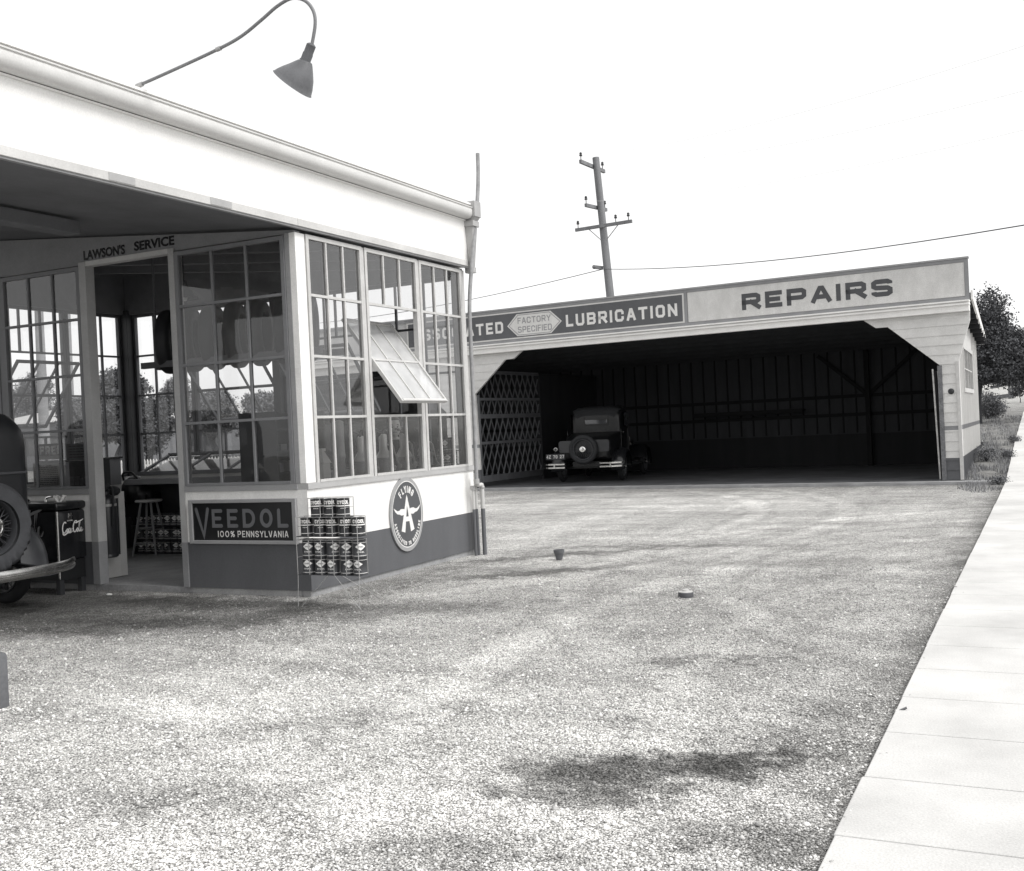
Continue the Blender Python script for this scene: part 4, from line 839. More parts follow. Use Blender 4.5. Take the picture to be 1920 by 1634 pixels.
    for sg in (1, -1):
        fender(0, .36, .45, -5, 176, .55*W, .86*W, [(-.05, -.06), (-.13, -.10)], sg).build('rear_fender', fen if split else mat('fender_dusty', .045, .35, var=.2), c, smooth=True)
        fender(2.72, .36, .46, -10, 165, .40*W, .84*W, None, sg).build('front_fender', fen, c, smooth=True)
        m = MB(); m.box(.42, 2.3, sg*.60*W if sg > 0 else -.84*W, .84*W if sg > 0 else -.60*W, .36, .395); m.build('running_board', RUBBER, c)
        for cx in (0, 2.72): wheel_parts(c, (cx, sg*.70*W, .36), axis=(0, sg, 0), spokes=16)
        m = MB(); m.lathe([(.02, -.14), (.07, -.09), (.105, 0), (.11, .02), (.1, .03), (.0001, .04)], axM((2.88, sg*.38*W, .86), (1, 0, 0)), 20); m.build('headlight', DULLCH, c, smooth=True)
    m = MB(); m.box(-.55, 2.8, -.32*W, .32*W, .40, .52); m.box(-.03, .03, -.66*W, .66*W, .33, .39); m.build('chassis', BLACK, c)
    # spare wheel on the back
    sp = wheel_parts(c, (-.80, 0, .83), R_=.37, axis=(-1, 0, 0), spokes=20, hub=.105 if not split else .085, name='spare_wheel', capm=CHROME)
    m = MB(); m.tube([(-.55, 0, .83), (-.78, 0, .83)], .05, 10); m.bar((-.58, 0, .5), (-.62, 0, .83), .08, .05); m.build('spare_bracket', BLACK, c)
    if not split:
        m = MB(); pr = [(.255, -.085), (.30, -.092), (.37, -.085), (.412, -.045), (.42, .0), (.412, .05), (.38, .08), (.34, .088), (.30, .085), (.33, .078), (.375, .07), (.40, .04), (.408, 0), (.40, -.038), (.365, -.076), (.30, -.083), (.257, -.079)]
        m.lathe([(r_, -h_*1.05) for r_, h_ in pr], axM((-.80, 0, .83), (-1, 0, 0)), 96, closed=True)
        vv = []
        for x, y_, z in m.v:
            a = atan2(z-.83, y_); k = max(0, sin(-a-.4)*.9)*(.6 if y_ > 0 else 1); rr0 = sqrt(y_*y_+(z-.83)**2); amp = .012*k*max(0, (rr0-.27)/.15)
            f = 1+(amp*sin(a*23+3*sin(a*5))+amp*.7*sin(a*41))/max(rr0, .1); vv.append((x+amp*1.3*sin(a*31+2), y_*f, .83+(z-.83)*f))
        m.v = vv; cv = m.build('tyre_cover', mat('cover_cloth', .06, .85, var=.2, scale=9, bump=.3, bscale=120), sp, smooth=True)
        m = MB()
        def pSp(u, v, d): return (-.80-.099-d, -u if False else -u, .83+v)
        # lettering that shows at the top of the cover: reading side faces backwards
        text(m, 'ONS, INC.', lambda u, v, d: (-.80-.0985-d, -u, .83+v), -.25, .285, .034, .5, .22, .003, BLK, length=.30, adv=.01)
        def tri(pts): m.add([(-.80-.1015, -u, .83+v) for u, v in pts], [tuple(range(len(pts)))])
        tri([(-.22, .335), (-.02, .335), (-.12, .405)]); 
        m.build('lettering', mat('cover_white', .7, .6), sp, recalc=False)
        m = MB(); bx = [(-1.04+.30*(abs(t)/.96)**3.2, t, .405) for t in np.linspace(-.96, .96, 25)]
        rings = []
        prof_ = [(-.05, .0), (-.05, .012), (-.03, .022), (-.012, .022), (-.004, .010), (.004, .010), (.012, .022), (.03, .022), (.05, .012), (.05, 0)]
        for i, (x, y_, z) in enumerate(bx):
            t = (Vector(bx[min(i+1, 24)])-Vector(bx[max(i-1, 0)])).normalized(); nn = Vector((-t.y, t.x, 0))
            if nn.x > 0: nn = -nn
            rings.append([(x+nn.x*d, y_+nn.y*d, z+dz) for dz, d in prof_])
        m.loft(rings); m.build('rear_bumper', DULLCH, c, smooth=True)
        m = MB()
        for sg in (1, -1): m.bar((-.4, sg*.42, .46), (-1.0, sg*.45, .405), .05, .03)
        m.build('bumper_bracket', BLACK, c)
    else:
        for sg in (1, -1):
            m = MB()
            for dz in (0, .085): 
                pp = [(-.98+.22*((abs(t)-.45)/.5)**3 if abs(t) > .45 else -.98, sg*t*W, .40+dz) for t in np.linspace(.40, .93, 9)]
                for i in range(8): m.bar(pp[i], pp[i+1], .014, .036)
            m.box(-.995, -.965, sg*.64*W-.015, sg*.64*W+.015, .39, .50); m.build('bumper_half', CHROME, c)
            m = MB(); m.bar((-.4, sg*.45, .45), (-.97, sg*.62*W, .44), .05, .03); m.build('bumper_bracket', BLACK, c)
        m = MB(); m.loft([[(x, y_, z) for x, y_, z in rrect(.58*W, .76, 1.06, .07, .07, xx)] for xx in (-.74, -.605)]); m.build('trunk', mat('trunk_paint', .028, .3, var=.15, spec=.6), c, smooth=True)
        m = MB(); m.box(-.86, -.845, .42*W, .86*W, .60, .745); pl = m.build('licence_plate', mat('plate_dark', .03, .4), c, bevel=.004)
        m = MB(); text(m, '4Z 70 27', lambda u, v, d: (-.86-d, -u, v), -.845*W, .635, .085, .5, .2, .002, BLK, length=.41*W, adv=.02); m.build('lettering', mat('plate_white', .55, .5), pl, recalc=False)
        m = MB(); m.lathe([(.0001, .05), (.03, .05), (.045, .045), (.055, .02), (.05, -.03)], axM((-.84, .62*W, .86), (-1, 0, 0)), 18); tl = m.build('tail_lamp', DULLCH, c, smooth=True)
        m = MB(); m.lathe([(.0001, .056), (.036, .052), (.036, .045)], axM((-.84, .62*W, .86), (-1, 0, 0)), 18); m.build('lens', mat('tail_lens', .05, .1), tl, smooth=True)
    return c
make_car('parked_car', 'dark old sedan seen from behind with cloth covered spare tyre, parked at the office front', (-9.30, 6.50, 0), pi, w=1.10)
make_car('parked_car', 'black old car backed into the repair garage with bare spare wheel and split bumper', (-10.42, 25.50, .065), pi/2+R(8), w=1.12, body=mat('car_paint_black', .007, .4, var=.1, spec=.5), split=True, coupe=True)

# ================================================================== INSIDE THE OFFICE
tk = thing('tyre_rack', 'horizontal tyre rack hung from the office ceiling', 'rack', (-8.6, 9.45, 2.3))
m = MB()
for y_ in (9.2, 9.62): m.bar((-9.28, y_, 2.42), (-6.75, y_, 2.42), .05, .07)
for x in (-9.05, -7.0):
    m.bar((x, 9.2, 2.38), (x, 9.62, 2.38), .04, .04); m.bar((x, 9.2, 2.38), (x, 9.2, zc(x)), .02, .02, (1, 0, 0)); m.bar((x, 9.62, 2.38), (x, 9.62, zc(x)), .02, .02, (1, 0, 0))
P(m, 'frame', mat('rack_rail', .12, .6), tk)
def tyre_mesh(R_=.37, wd=.17):
    m = MB(); pr = [(R_*.62, -wd*.36), (R_*.66, -wd*.47), (R_*.80, -wd*.5), (R_*.93, -wd*.44), (R_*.985, -wd*.30), (R_, -wd*.1), (R_, wd*.1), (R_*.985, wd*.3), (R_*.93, wd*.44), (R_*.80, wd*.5), (R_*.66, wd*.47), (R_*.62, wd*.36), (R_*.64, 0)]
    m.lathe(pr, Matrix.Rotation(pi/2, 4, 'Y'), 44, closed=True); return m.build('tyre', mat('new_tyre', .03, .6, var=.2, bump=.2, bscale=90), smooth=True)
ty = tyre_mesh()
for i in range(7):
    o = ty if i == 0 else dup(ty)
    o.location = (-9.04+.33*i, 9.41, 2.69); o.rotation_euler = (0, random.uniform(-.03, .03), random.uniform(-.08, .08)+.5)
    tag(o, ('leftmost new black tyre on the rack under the office ceiling', 'second new tyre from the left on the ceiling rack', 'third new tyre from the left on the ceiling rack', 'middle new tyre of the seven on the ceiling rack', 'third new tyre from the right on the ceiling rack', 'second new tyre from the right on the ceiling rack', 'rightmost new black tyre on the rack beside the office corner')[i], 'tyre', 'new tyres on the ceiling rack')
pd = thing('pendant_lamp', 'dark conical pendant lamp hanging inside the office behind the front window', 'lamp', (-8.5, 9.1, 3.2))
m = MB(); m.tube([(-8.5, 9.1, 3.30), (-8.5, 9.1, zc(-8.5))], .006, 6); P(m, 'cord', BLACK, pd)
m = MB(); m.lathe([(.02, .12), (.035, .1), (.035, .06), (.06, .04), (.13, -.06), (.175, -.09), (.17, -.092), (.125, -.064), (.055, .035), (.02, .05)], Matrix.Translation((-8.5, 9.1, 3.2)), 24); P(m, 'lamp_shade', DARK, pd, smooth=True)
m = MB(); m.ball((-8.5, 9.1, 3.12), .035, 10); P(m, 'bulb', mat('bulb_glass', .6), pd, smooth=True)
# stool
sl_ = thing('stool', 'pale wooden stool with four splayed legs standing inside the doorway', 'stool', (-10.72, 10.62, .05))
SW = mat('stool_wood', .26, .5, var=.2)
m = MB(); m.lathe([(.0001, .70), (.13, .70), (.17, .705), (.178, .72), (.17, .735), (.0001, .728)], n=28); m.build('seat', mat('stool_seat', .42, .35), sl_, smooth=True)
ft = []
for k in range(4):
    a = pi/4+k*pi/2+.25; t0 = Vector((.10*cos(a), .10*sin(a), .705)); t1 = Vector((.24*cos(a), .24*sin(a), 0)); ft.append((t0, t1))
    m = MB(); m.tube([t0, t0.lerp(t1, .5), t1], [.015, .018, .013], 8); m.build('leg', SW, sl_, smooth=True)
m = MB()
for k in range(4):
    for f in (.48+.04*(k % 2), .76+.04*(k % 2)): m.tube([ft[k][0].lerp(ft[k][1], f), ft[(k+1) % 4][0].lerp(ft[(k+1) % 4][1], f)], .009, 6)
m.build('rungs', SW, sl_, smooth=True)
# counter along the rear wall, case with slanted glass, cabinet
ct = thing('counter', 'long dark counter with grey edge along the rear windows of the office', 'counter', (-9.6, 11.0, .05))
m = MB(); m.box(-11.15, -8.2, 10.62, 11.40, .985, 1.06); P(m, 'counter_top', mat('counter_grey', .20, .5), ct, bevel=.006)
m = MB(); m.box(-11.1, -8.25, 11.0, 11.38, .05, .984); P(m, 'counter_body', mat('counter_dark', .03, .7), ct)
m = MB(); m.box(-8.3, -8.25, 10.66, 10.999, .05, .984); P(m, 'end_panel', MATS['counter_dark'], ct)
dc = thing('display_case', 'low slanted glass display case with wooden bars on the rear counter', 'display case', (-9.7, 11.0, 1.06))
zl, zh, yl, yh = 1.13, 1.36, 10.72, 11.3
m = MB()
for x in (-10.95, -10.2, -9.45, -8.7): m.bar((x, yl, zl), (x, yh, zh), .05, .03)
m.bar((-10.98, yl, zl), (-8.67, yl, zl), .05, .04, (0, 1, 0)); m.bar((-10.98, yh, zh), (-8.67, yh, zh), .05, .04, (0, 1, 0)); P(m, 'case_frame', mat('case_frame_paint', .12, .5), dc)
m = MB(); m.hexa([(-10.97, yl+.02, 1.061), (-8.68, yl+.02, 1.061), (-8.68, yh, 1.061), (-10.97, yh, 1.061)], [(-10.97, yl+.02, zl-.02), (-8.68, yl+.02, zl-.02), (-8.68, yh, zh-.08), (-10.97, yh, zh-.08)]); P(m, 'case_body', mat('case_liner', .55, .6), dc)
m = MB(); m.add([(-10.95, yl, zl+.006), (-8.70, yl, zl+.006), (-8.70, yh, zh+.006), (-10.95, yh, zh+.006)], [(0, 1, 2, 3)]); P(m, 'case_glass', GLASS, dc, recalc=False)
cb = thing('cabinet', 'grey cabinet with a dark top seen above the half door', 'cabinet', (-11.5, 10.4, .05))
m = MB(); m.box(-11.75, -11.38, 9.75, 10.80, .99, 1.345); P(m, 'cabinet_box', mat('cabinet_paint', .17, .6), cb, bevel=.006)
m = MB(); m.box(-11.77, -11.36, 9.73, 10.82, 1.346, 1.372); P(m, 'top', BLACK, cb)
m = MB(); m.box(-11.74, -11.40, 9.77, 10.78, .05, .93); P(m, 'base', mat('counter_dark', .03), cb)
m = MB(); m.box(-11.76, -11.36, 9.74, 10.81, .931, .989); P(m, 'ledge', FRAME, cb)
bg_ = MB(); bg_.ball((-11.12, 10.78, .90), .20, 16, (1.0, .8, 1.05)); bg_.ball((-11.0, 10.80, .83), .17, 14, (1.1, .8, .9)); bg_.tube(smooth_path([(-11.26, 10.72, 1.05), (-11.2, 10.66, 1.14), (-11.05, 10.66, 1.15), (-10.98, 10.72, 1.04)]), .016, 8); bg_.box(-11.3, -10.85, 10.7, 10.98, .55, .85)
single(bg_, 'leather_bag', mat('bag_leather', .012, .35, var=.3, bump=.4, bscale=20), 'bulging black leather bag heaped at the end of the counter behind the stool', 'bag', (-11.1, 10.8, .55), smooth=True)
sh = thing('can_shelf', 'low dark shelf packed with oil cans under the counter behind the stool', 'shelf', (-10.6, 10.9, .05))
m = MB(); m.box(-11.12, -10.12, 10.70, 10.99, .05, .07)
for z in (.24, .43): m.box(-11.12, -10.12, 10.70, 10.99, z-.012, z)
m.box(-11.14, -11.121, 10.70, 10.99, .05, .60); m.box(-10.119, -10.10, 10.70, 10.99, .05, .60); P(m, 'boards', MATS['counter_dark'], sh)
RW = ['bottom', 'middle', 'top']
for r_, z in enumerate((.0705, .2405, .4305)):
    for i in range(8): put_can(can_b, 'b', (-11.05+i*.122, 10.79, z), random.uniform(-.3, .9), f"diamond label oil can number {i+1} from the left on the {RW[r_]} shelf under the counter", 'cans on the shelf under the counter')
# things in the left front window
def card(name, label, cat, x0, x1, z0, z1, y, m_, lines=None):
    t = thing(name, label, cat, ((x0+x1)/2, y, z0))
    m = MB(); m.box(x0, x1, y, y+.006, z0, z1); P(m, 'card', m_, t); return t
WCARD = mat('card_white', .42, .7); GCARD = mat('card_grey', .42, .7); INK = mat('printing_ink', .03, .7)
pw = lambda y: (lambda u, v, d: (u, y-d, v))
t = card('free_sign', 'dark FREE sign with pale letters inside the left front window', 'sign', -10.12, -9.74, 1.40, 1.575, 8.42, mat('free_black', .015, .6))
m = MB(); text(m, 'FREE', pw(8.42), -10.10, 1.455, .095, .62, .24, .002, BLK, length=.345, adv=.022); P(m, 'lettering', mat('free_white', .9, .6), t, recalc=False)
m = MB(); m.box(-10.12, -9.74, 8.415, 8.419, 1.40, 1.44); P(m, 'foot_strip', GCARD, t)
t = card('price_card', 'pale printed notice with rows of small text in the left front window', 'notice', -10.20, -9.79, 1.10, 1.365, 8.40, GCARD)
m = MB()
for k in range(11):
    z = 1.34-.021*k; q = -10.18+(.08 if k == 0 else random.uniform(0, .015))
    while q < (-9.90 if k == 0 else -9.82):
        l = random.uniform(.015, .05); m.box(q, min(q+l, -9.81), 8.3975, 8.3995, z-.010, z-.001); q += l+.01
P(m, 'printing', INK, t)
t = card('notice_card', 'grey notice card hanging beside the FREE sign behind the door post', 'notice', -9.72, -9.41, 1.385, 1.565, 8.45, mat('card_mid', .12, .7))
m = MB()
for k in range(5):
    z = 1.54-.03*k; q = -9.70+random.uniform(0, .03)
    while q < -9.45: l = random.uniform(.03, .06); m.box(q, q+l, 8.4475, 8.4495, z-.012, z-.002); q += l+.012
P(m, 'printing', INK, t)
bx = thing('goods_box', 'dark open box of small packets on the left window ledge', 'box', (-9.56, 8.55, 1.08))
m = MB(); m.box(-9.72, -9.40, 8.48, 8.76, 1.08, 1.37); P(m, 'carton', mat('carton_dark', .02, .7), bx)
m = MB()
for k in range(4): m.box(-9.70+.075*k, -9.64+.075*k, 8.462, 8.479, 1.10, 1.10+random.uniform(.06, .10))
P(m, 'packets', mat('packet_grey', .10, .6), bx)
dm = MB(); dm.lathe([(.20, 0), (.21, .02), (.19, .06), (.12, .10), (.05, .12), (.0001, .125)], Matrix.Translation((-9.72, 9.3, 1.62)), 28)
# oil dispensers along the side windows
bn = thing('workbench', 'narrow bench under the side windows carrying the oil dispensers', 'bench', (-6.72, 9.9, .05))
m = MB(); m.box(-7.05, -6.42, 8.6, 11.35, .80, .84); P(m, 'bench_top', mat('bench_wood', .08, .7), bn)
for x, y_ in ((-7.0, 8.7), (-6.48, 8.7), (-7.0, 11.25), (-6.48, 11.25)): m = MB(); m.box(x-.03, x+.03, y_-.03, y_+.03, .05, .799); P(m, 'leg', mat('bench_wood', .08), bn)
def dispenser():
    t = thing('oil_dispenser', 'tinned oil dispenser on the bench', 'oil dispenser')
    mt_ = mat('dispenser_enamel', .34, .35, var=.2, spec=.6)
    m = MB(); m.lathe([(.07, 0), (.075, .01), (.075, .36), (.085, .365), (.085, .385)], n=24); m.build('tank', mt_, t, smooth=True)
    m = MB(); m.lathe([(.088, .386), (.088, .395), (.062, .44), (.04, .475), (.038, .49), (.038, .63), (.03, .645), (.0001, .65)], n=20); m.build('neck', mat('dispenser_tin', .58, .35, metal=.15, var=.15), t, smooth=True)
    m = MB(); m.tube(smooth_path([(0, 0, .64), (0, 0, .70), (.02, -.05, .72), (.03, -.12, .69)]), .012, 8); m.tube([(0, 0, .67), (-.06, .05, .70)], .008, 6); m.ball((-.06, .05, .70), .018, 8); m.build('crank', mat('dispenser_iron', .06, .4), t, smooth=True)
    m = MB(); m.tube(smooth_path([(.05, -.02, .55), (.08, -.05, .52), (.085, -.10, .40), (.085, -.17, .29)]), .009, 8); m.lathe([(.02, 0), (.028, .03), (.012, .05)], Matrix.Translation((.085, -.175, .26)), 12); m.build('spout', mat('spout_tin', .45, .35, metal=.4), t, smooth=True)
    return t
d0 = dispenser(); NUM = ['nearest the corner', 'second from the corner', 'third from the corner', 'fourth from the corner', 'fourth from the rear end', 'third from the rear end', 'second from the rear end', 'at the rear end']
ys_ = [9.62, 9.86, 10.07, 10.28, 10.50, 10.72, 10.94, 11.17]
for i, y_ in enumerate(ys_):
    loc = (-6.60 if i % 2 == 0 else -6.76, y_, .8405+.01*(i % 3)); o = d0 if i == 0 else dup(d0)
    o.location = loc; o.rotation_euler = (0, 0, .9+random.uniform(-.3, .3)); o.scale = (1, 1, 1.0); tag(o, f'tinned oil dispenser with crank, {NUM[i]} in the bench row', 'oil dispenser', 'oil dispensers on the bench')
wp = thing('pale_canister', 'pale square canister with a pyramid top just inside the office corner', 'canister', (-6.56, 8.86, .84))
m = MB(); m.box(-.06, .06, -.06, .06, 0, .40); m.build('tin', mat('canister_paint', .5, .5, var=.1), wp, bevel=.006)
m = MB(); m.hexa([(-.07, -.07, .401), (.07, -.07, .401), (.07, .07, .401), (-.07, .07, .401)], [(-.02, -.02, .52), (.02, -.02, .52), (.02, .02, .52), (-.02, .02, .52)]); m.box(-.03, .03, -.03, .03, .521, .55); m.build('lid', FRAME, wp)
col = MB(); col.lathe([(.055, 0), (.055, .42), (.062, .43), (.062, .47), (.055, .48), (.055, .82), (.02, .84)], Matrix.Translation((-6.78, 9.48, .84)), 20)
single(col, 'grease_pump', mat('pump_grey', .32, .5, var=.15), 'tall pale cylinder pump with a dark band standing among the dispensers', 'pump', (-6.78, 9.48, .84), smooth=True)
ss = thing('storage_shelf', 'dark shelves of small boxes seen through the first side window', 'shelf', (-7.5, 9.4, .05))
m = MB(); 
for z in (.9, 1.15, 1.38, 1.62): m.box(-7.75, -7.25, 9.05, 9.85, z-.02, z)
m.box(-7.76, -7.751, 9.05, 9.85, .05, 1.8); m.box(-7.75, -7.25, 9.02, 9.049, .05, 1.8); m.box(-7.75, -7.25, 9.851, 9.88, .05, 1.8); P(m, 'shelves', mat('shelf_dark', .035, .7), ss)
for i, (y_, z, wd, hh) in enumerate(((9.15, 1.15, .08, .10), (9.32, 1.15, .1, .12), (9.55, 1.15, .09, .09), (9.2, 1.38, .1, .07), (9.5, 1.38, .08, .1), (9.7, 1.38, .07, .08), (9.3, .9, .12, .14), (9.6, .9, .1, .12))):
    b_ = MB(); b_.box(-7.46, -7.34, y_, y_+wd, z+.0005, z+hh); single(b_, 'small_box', mat(f'box_grey_{i%3}', (.12, .22, .35)[i % 3], .6), f"small {('dark', 'grey', 'pale')[i%3]} box on the {({.9: 'lower', 1.15: 'middle', 1.38: 'upper'})[z]} storage shelf, {['first', 'second', 'third', 'first', 'second', 'third', 'first', 'second'][i]} from the corner", 'box', (-7.4, y_, z), 'boxes on the storage shelf', bevel=.003)
cs = thing('window_stand', 'small stand of oil cans in the last side window', 'stand', (-6.45, 11.2, .84))
m = MB(); m.box(-6.56, -6.36, 10.98, 11.40, 1.085, 1.098); m.box(-6.56, -6.36, 11.05, 11.40, 1.262, 1.272); m.box(-6.54, -6.53, 11.06, 11.07, .84, 1.262); m.box(-6.54, -6.53, 11.38, 11.39, .84, 1.262); P(m, 'stand_shelves', MATS['shelf_dark'], cs)
for i, (y_, z) in enumerate(((11.02, 1.0985), (11.17, 1.0985), (11.33, 1.0985), (11.12, 1.2725), (11.30, 1.2725))):
    put_can(can_b, 'b', (-6.45, y_, z), pi/2-.2+random.uniform(-.5, .5), f"diamond label oil can, {('left', 'middle', 'right')[i] if i < 3 else ('left', 'right')[i-3]} one of the {'three below' if i < 3 else 'two above'} in the last side window", 'cans in the last side window')

# ================================================================== MAN BEHIND THE DISPENSERS
def person():
    px, py = -7.03, 10.98
    face = Vector((.55, -.83, 0)).normalized(); side = Vector((-face.y, face.x, 0))
    p = thing('person', 'man with dark slicked hair looking out over the oil dispensers through the side window', 'person', (px, py, .05), atan2(face.y, face.x))
    # local frame: +x is where he looks, +y his left
    J = [(0, 0, .90), (0, 0, 1.12), (.01, 0, 1.30), (.015, 0, 1.37), (.03, 0, 1.43),
         (.0, .19, 1.29), (.06, .25, 1.04), (.22, .16, .92), (.0, -.19, 1.29), (.06, -.25, 1.04), (.22, -.16, .92),
         (0, .10, .86), (.02, .11, .47), (0, .12, .07), (.12, .13, .03), (0, -.10, .86), (.02, -.11, .47), (0, -.12, .07), (.12, -.13, .03)]
    Rr = [.15, .145, .13, .062, .056, .075, .05, .035, .075, .05, .035, .09, .06, .045, .04, .09, .06, .045, .04]
    Ed = [(0, 1), (1, 2), (2, 3), (3, 4), (2, 5), (5, 6), (6, 7), (2, 8), (8, 9), (9, 10), (0, 11), (11, 12), (12, 13), (13, 14), (0, 15), (15, 16), (16, 17), (17, 18)]
    for sg, k in ((1, 7), (-1, 10)):                  # hands: five short fingers each
        b0 = J[k]; 
        for q in range(5):
            L_ = (.075, .085, .08, .065, .05)[q] if q < 4 else .05
            dy = (-.03+.02*q)*sg if q < 4 else -.05*sg
            J.append((b0[0]+.06, b0[1]+dy, b0[2]-.01)); Rr.append(.011); Ed.append((k, len(J)-1)); J.append((b0[0]+.06+L_*.8, b0[1]+dy*1.1, b0[2]-.01-L_*.35)); Rr.append(.008); Ed.append((len(J)-2, len(J)-1))
    me = bpy.data.meshes.new('body'); me.from_pydata(J, Ed, []); o = bpy.data.objects.new('body', me); COL.objects.link(o)
    sk = o.modifiers.new('skin', 'SKIN'); sb = o.modifiers.new('sub', 'SUBSURF'); sb.levels = 2; sb.render_levels = 2
    for v, r_ in zip(me.skin_vertices[0].data, Rr): v.radius = (r_, r_*(1 if r_ < .1 else 1.0)); 
    me.skin_vertices[0].data[0].use_root = True
    bpy.context.view_layer.update(); ev = o.evaluated_get(bpy.context.evaluated_depsgraph_get()); m2 = bpy.data.meshes.new_from_object(ev); bpy.data.objects.remove(o)
    vs = [tuple(v.co) for v in m2.vertices]; fs = [tuple(q.vertices) for q in m2.polygons]; b = MB(); b.add(vs, fs)
    # head: shaped ball joined to the neck
    hv = []; n, mm = 36, 28; c = Vector((.055, 0, 1.535))
    for i in range(mm+1):
        th = pi*i/mm
        for k in range(n):
            a = 2*pi*k/n; x, y_, z = sin(th)*cos(a), sin(th)*sin(a), cos(th)
            fx_ = max(0, x); wjaw = 1-.28*max(0, -z)**1.2; X = x*.098*(1 if x > 0 else 1.02); Y = y_*.077*wjaw; Z = z*.122
            if x > 0:
                X -= .012*max(0, -z-.1)*0; X += .022*math.exp(-((y_/.16)**2))*math.exp(-(((z+.22)/.2)**2))            # nose
                X += .007*math.exp(-(((z-.12)/.10)**2))*fx_; X -= .014*math.exp(-(((abs(y_)-.36)/.15)**2)-(((z-.0)/.09)**2))   # brow, eye hollows
                X += .006*math.exp(-((y_/.22)**2)-(((z+.56)/.07)**2)); X -= .004*math.exp(-((y_/.25)**2)-(((z+.48)/.04)**2)); X += .010*math.exp(-((y_/.25)**2)-(((z+.86)/.14)**2))
            hv.append((c.x+X, Y, c.z+Z))
    hf = [(i*n+k, (i+1)*n+k, (i+1)*n+(k+1) % n, i*n+(k+1) % n) for i in range(mm) for k in range(n)]; b.add(hv, hf)
    for sg in (1, -1): b.ball((c.x-.005, sg*.078, c.z-.005), .03, 10, (.55, .3, 1.1))
    bo = b.build('body', mat('clothes_and_skin', .035, .8, z=[(1.385, .60)], var=.08), p, smooth=True)
    m = MB()
    for i in range(14):
        pass
    hr = []; 
    for i in range(17):
        th = pi*.62*i/16
        for k in range(n):
            a = 2*pi*k/n; x, y_, z = sin(th)*cos(a), sin(th)*sin(a), cos(th); lim = .60 if x > 0 else -.75
            if abs(y_) > .55 and x < .5: lim = -.15
            zc_ = max(z, lim); kk = sqrt(max(1e-4, (1-zc_*zc_)/max(1e-4, 1-z*z))) if zc_ != z else 1
            hr.append((c.x-.004+x*kk*.106, y_*kk*.084, c.z+.006+zc_*.128))
    m.add(hr, [(i*n+k, (i+1)*n+k, (i+1)*n+(k+1) % n, i*n+(k+1) % n) for i in range(16) for k in range(n)]); m.build('hair', mat('dark_hair', .012, .4), p, smooth=True)
    for sg in (1, -1):
        m = MB(); m.ball((c.x+.079, sg*.030, c.z+.002), .0125, 10); m.build('eye', mat('eye_dark', .02, .2), p, smooth=True)
        m = MB(); m.tube([(c.x+.090, sg*.014, c.z+.022), (c.x+.089, sg*.032, c.z+.028), (c.x+.078, sg*.050, c.z+.022)], .0055, 6); m.build('eyebrow', MATS['dark_hair'], p, smooth=True)
    m = MB(); m.tube([(c.x+.090, .022, c.z-.062), (c.x+.097, 0, c.z-.060), (c.x+.090, -.022, c.z-.062)], .005, 6); m.build('mouth', mat('lip', .12, .6), p, smooth=True)
person()

# ================================================================== REPAIR GARAGE (own frame: x along the front, y depth, z up)
GR = thing('repair_garage', 'long open fronted repair garage with white siding and a tall sign parapet', 'garage', (GX, GY, 0), GA)
GRM = ROOTM[GR.name]; GI = GRM.inverted()
def gW(x, y, z): return GRM @ Vector((x, y, z))
SID = mat('siding_paint', .10, .6, var=.14, scale=2.5, z=[(.50, .60), (1.055, .22), (1.14, .60)], fine=.1)
def B(mb, name, m, par=GR, **k): return mb.build(name, m, par, **k)
def lerp_pts(P_, z):
    for (z0, x0), (z1, x1) in zip(P_, P_[1:]):
        if z0 <= z <= z1: return x0+(x1-x0)*(z-z0)/max(1e-6, z1-z0)
    return P_[-1][1]
def siding(name, inner, outer, z0, z1, step=.193):
    m = MB(); z = z0
    cuts = sorted(set([z0, z1]+[q[0] for q in inner+outer if z0 < q[0] < z1]))
    zs = []; 
    while z < z1-.01: zs.append(z); z += step
    zs.append(z1)
    for a, b in zip(zs, zs[1:]):
        sub = [a]+[c for c in cuts if a+.004 < c < b-.004]+[b]
        for p, q in zip(sub, sub[1:]):
            d = lambda zz: .016-.013*(zz-a)/(b-a)
            xi0, xi1 = lerp_pts(inner, p+1e-4), lerp_pts(inner, q-1e-4); xo0, xo1 = lerp_pts(outer, p+1e-4), lerp_pts(outer, q-1e-4)
            m.hexa([(xi0, -d(p), p), (xo0, -d(p), p), (xo0, .06, p), (xi0, .06, p)], [(xi1, -d(q), q), (xo1, -d(q), q), (xo1, .06, q), (xi1, .06, q)])
    return B(m, name, SID)
siding('front_wall', [(.06, -1.80), (2.369, -1.842), (3.218, -2.812), (3.2185, -3.045), (3.40, -3.29)], [(.06, -1.50), (2.45, -1.475), (3.22, -1.245), (3.41, -1.24)], .06, 3.40)
siding('front_wall', [(.06, -13.75), (2.0, -13.75), (3.0, -14.9), (3.2, -14.95), (3.2005, -18.3), (3.41, -18.3)], [(.06, -12.80), (2.41, -12.86), (3.221, -11.93), (3.2215, -11.70), (3.40, -11.44)], .06, 3.40)
m = MB(); m.box(-1.54, -1.48, -.03, -.0, .06, 2.43); B(m, 'corner_board', FRAME)
m = MB(); m.box(-1.885, -1.80, -.03, .10, .06, 2.36); B(m, 'jamb', WOOD)
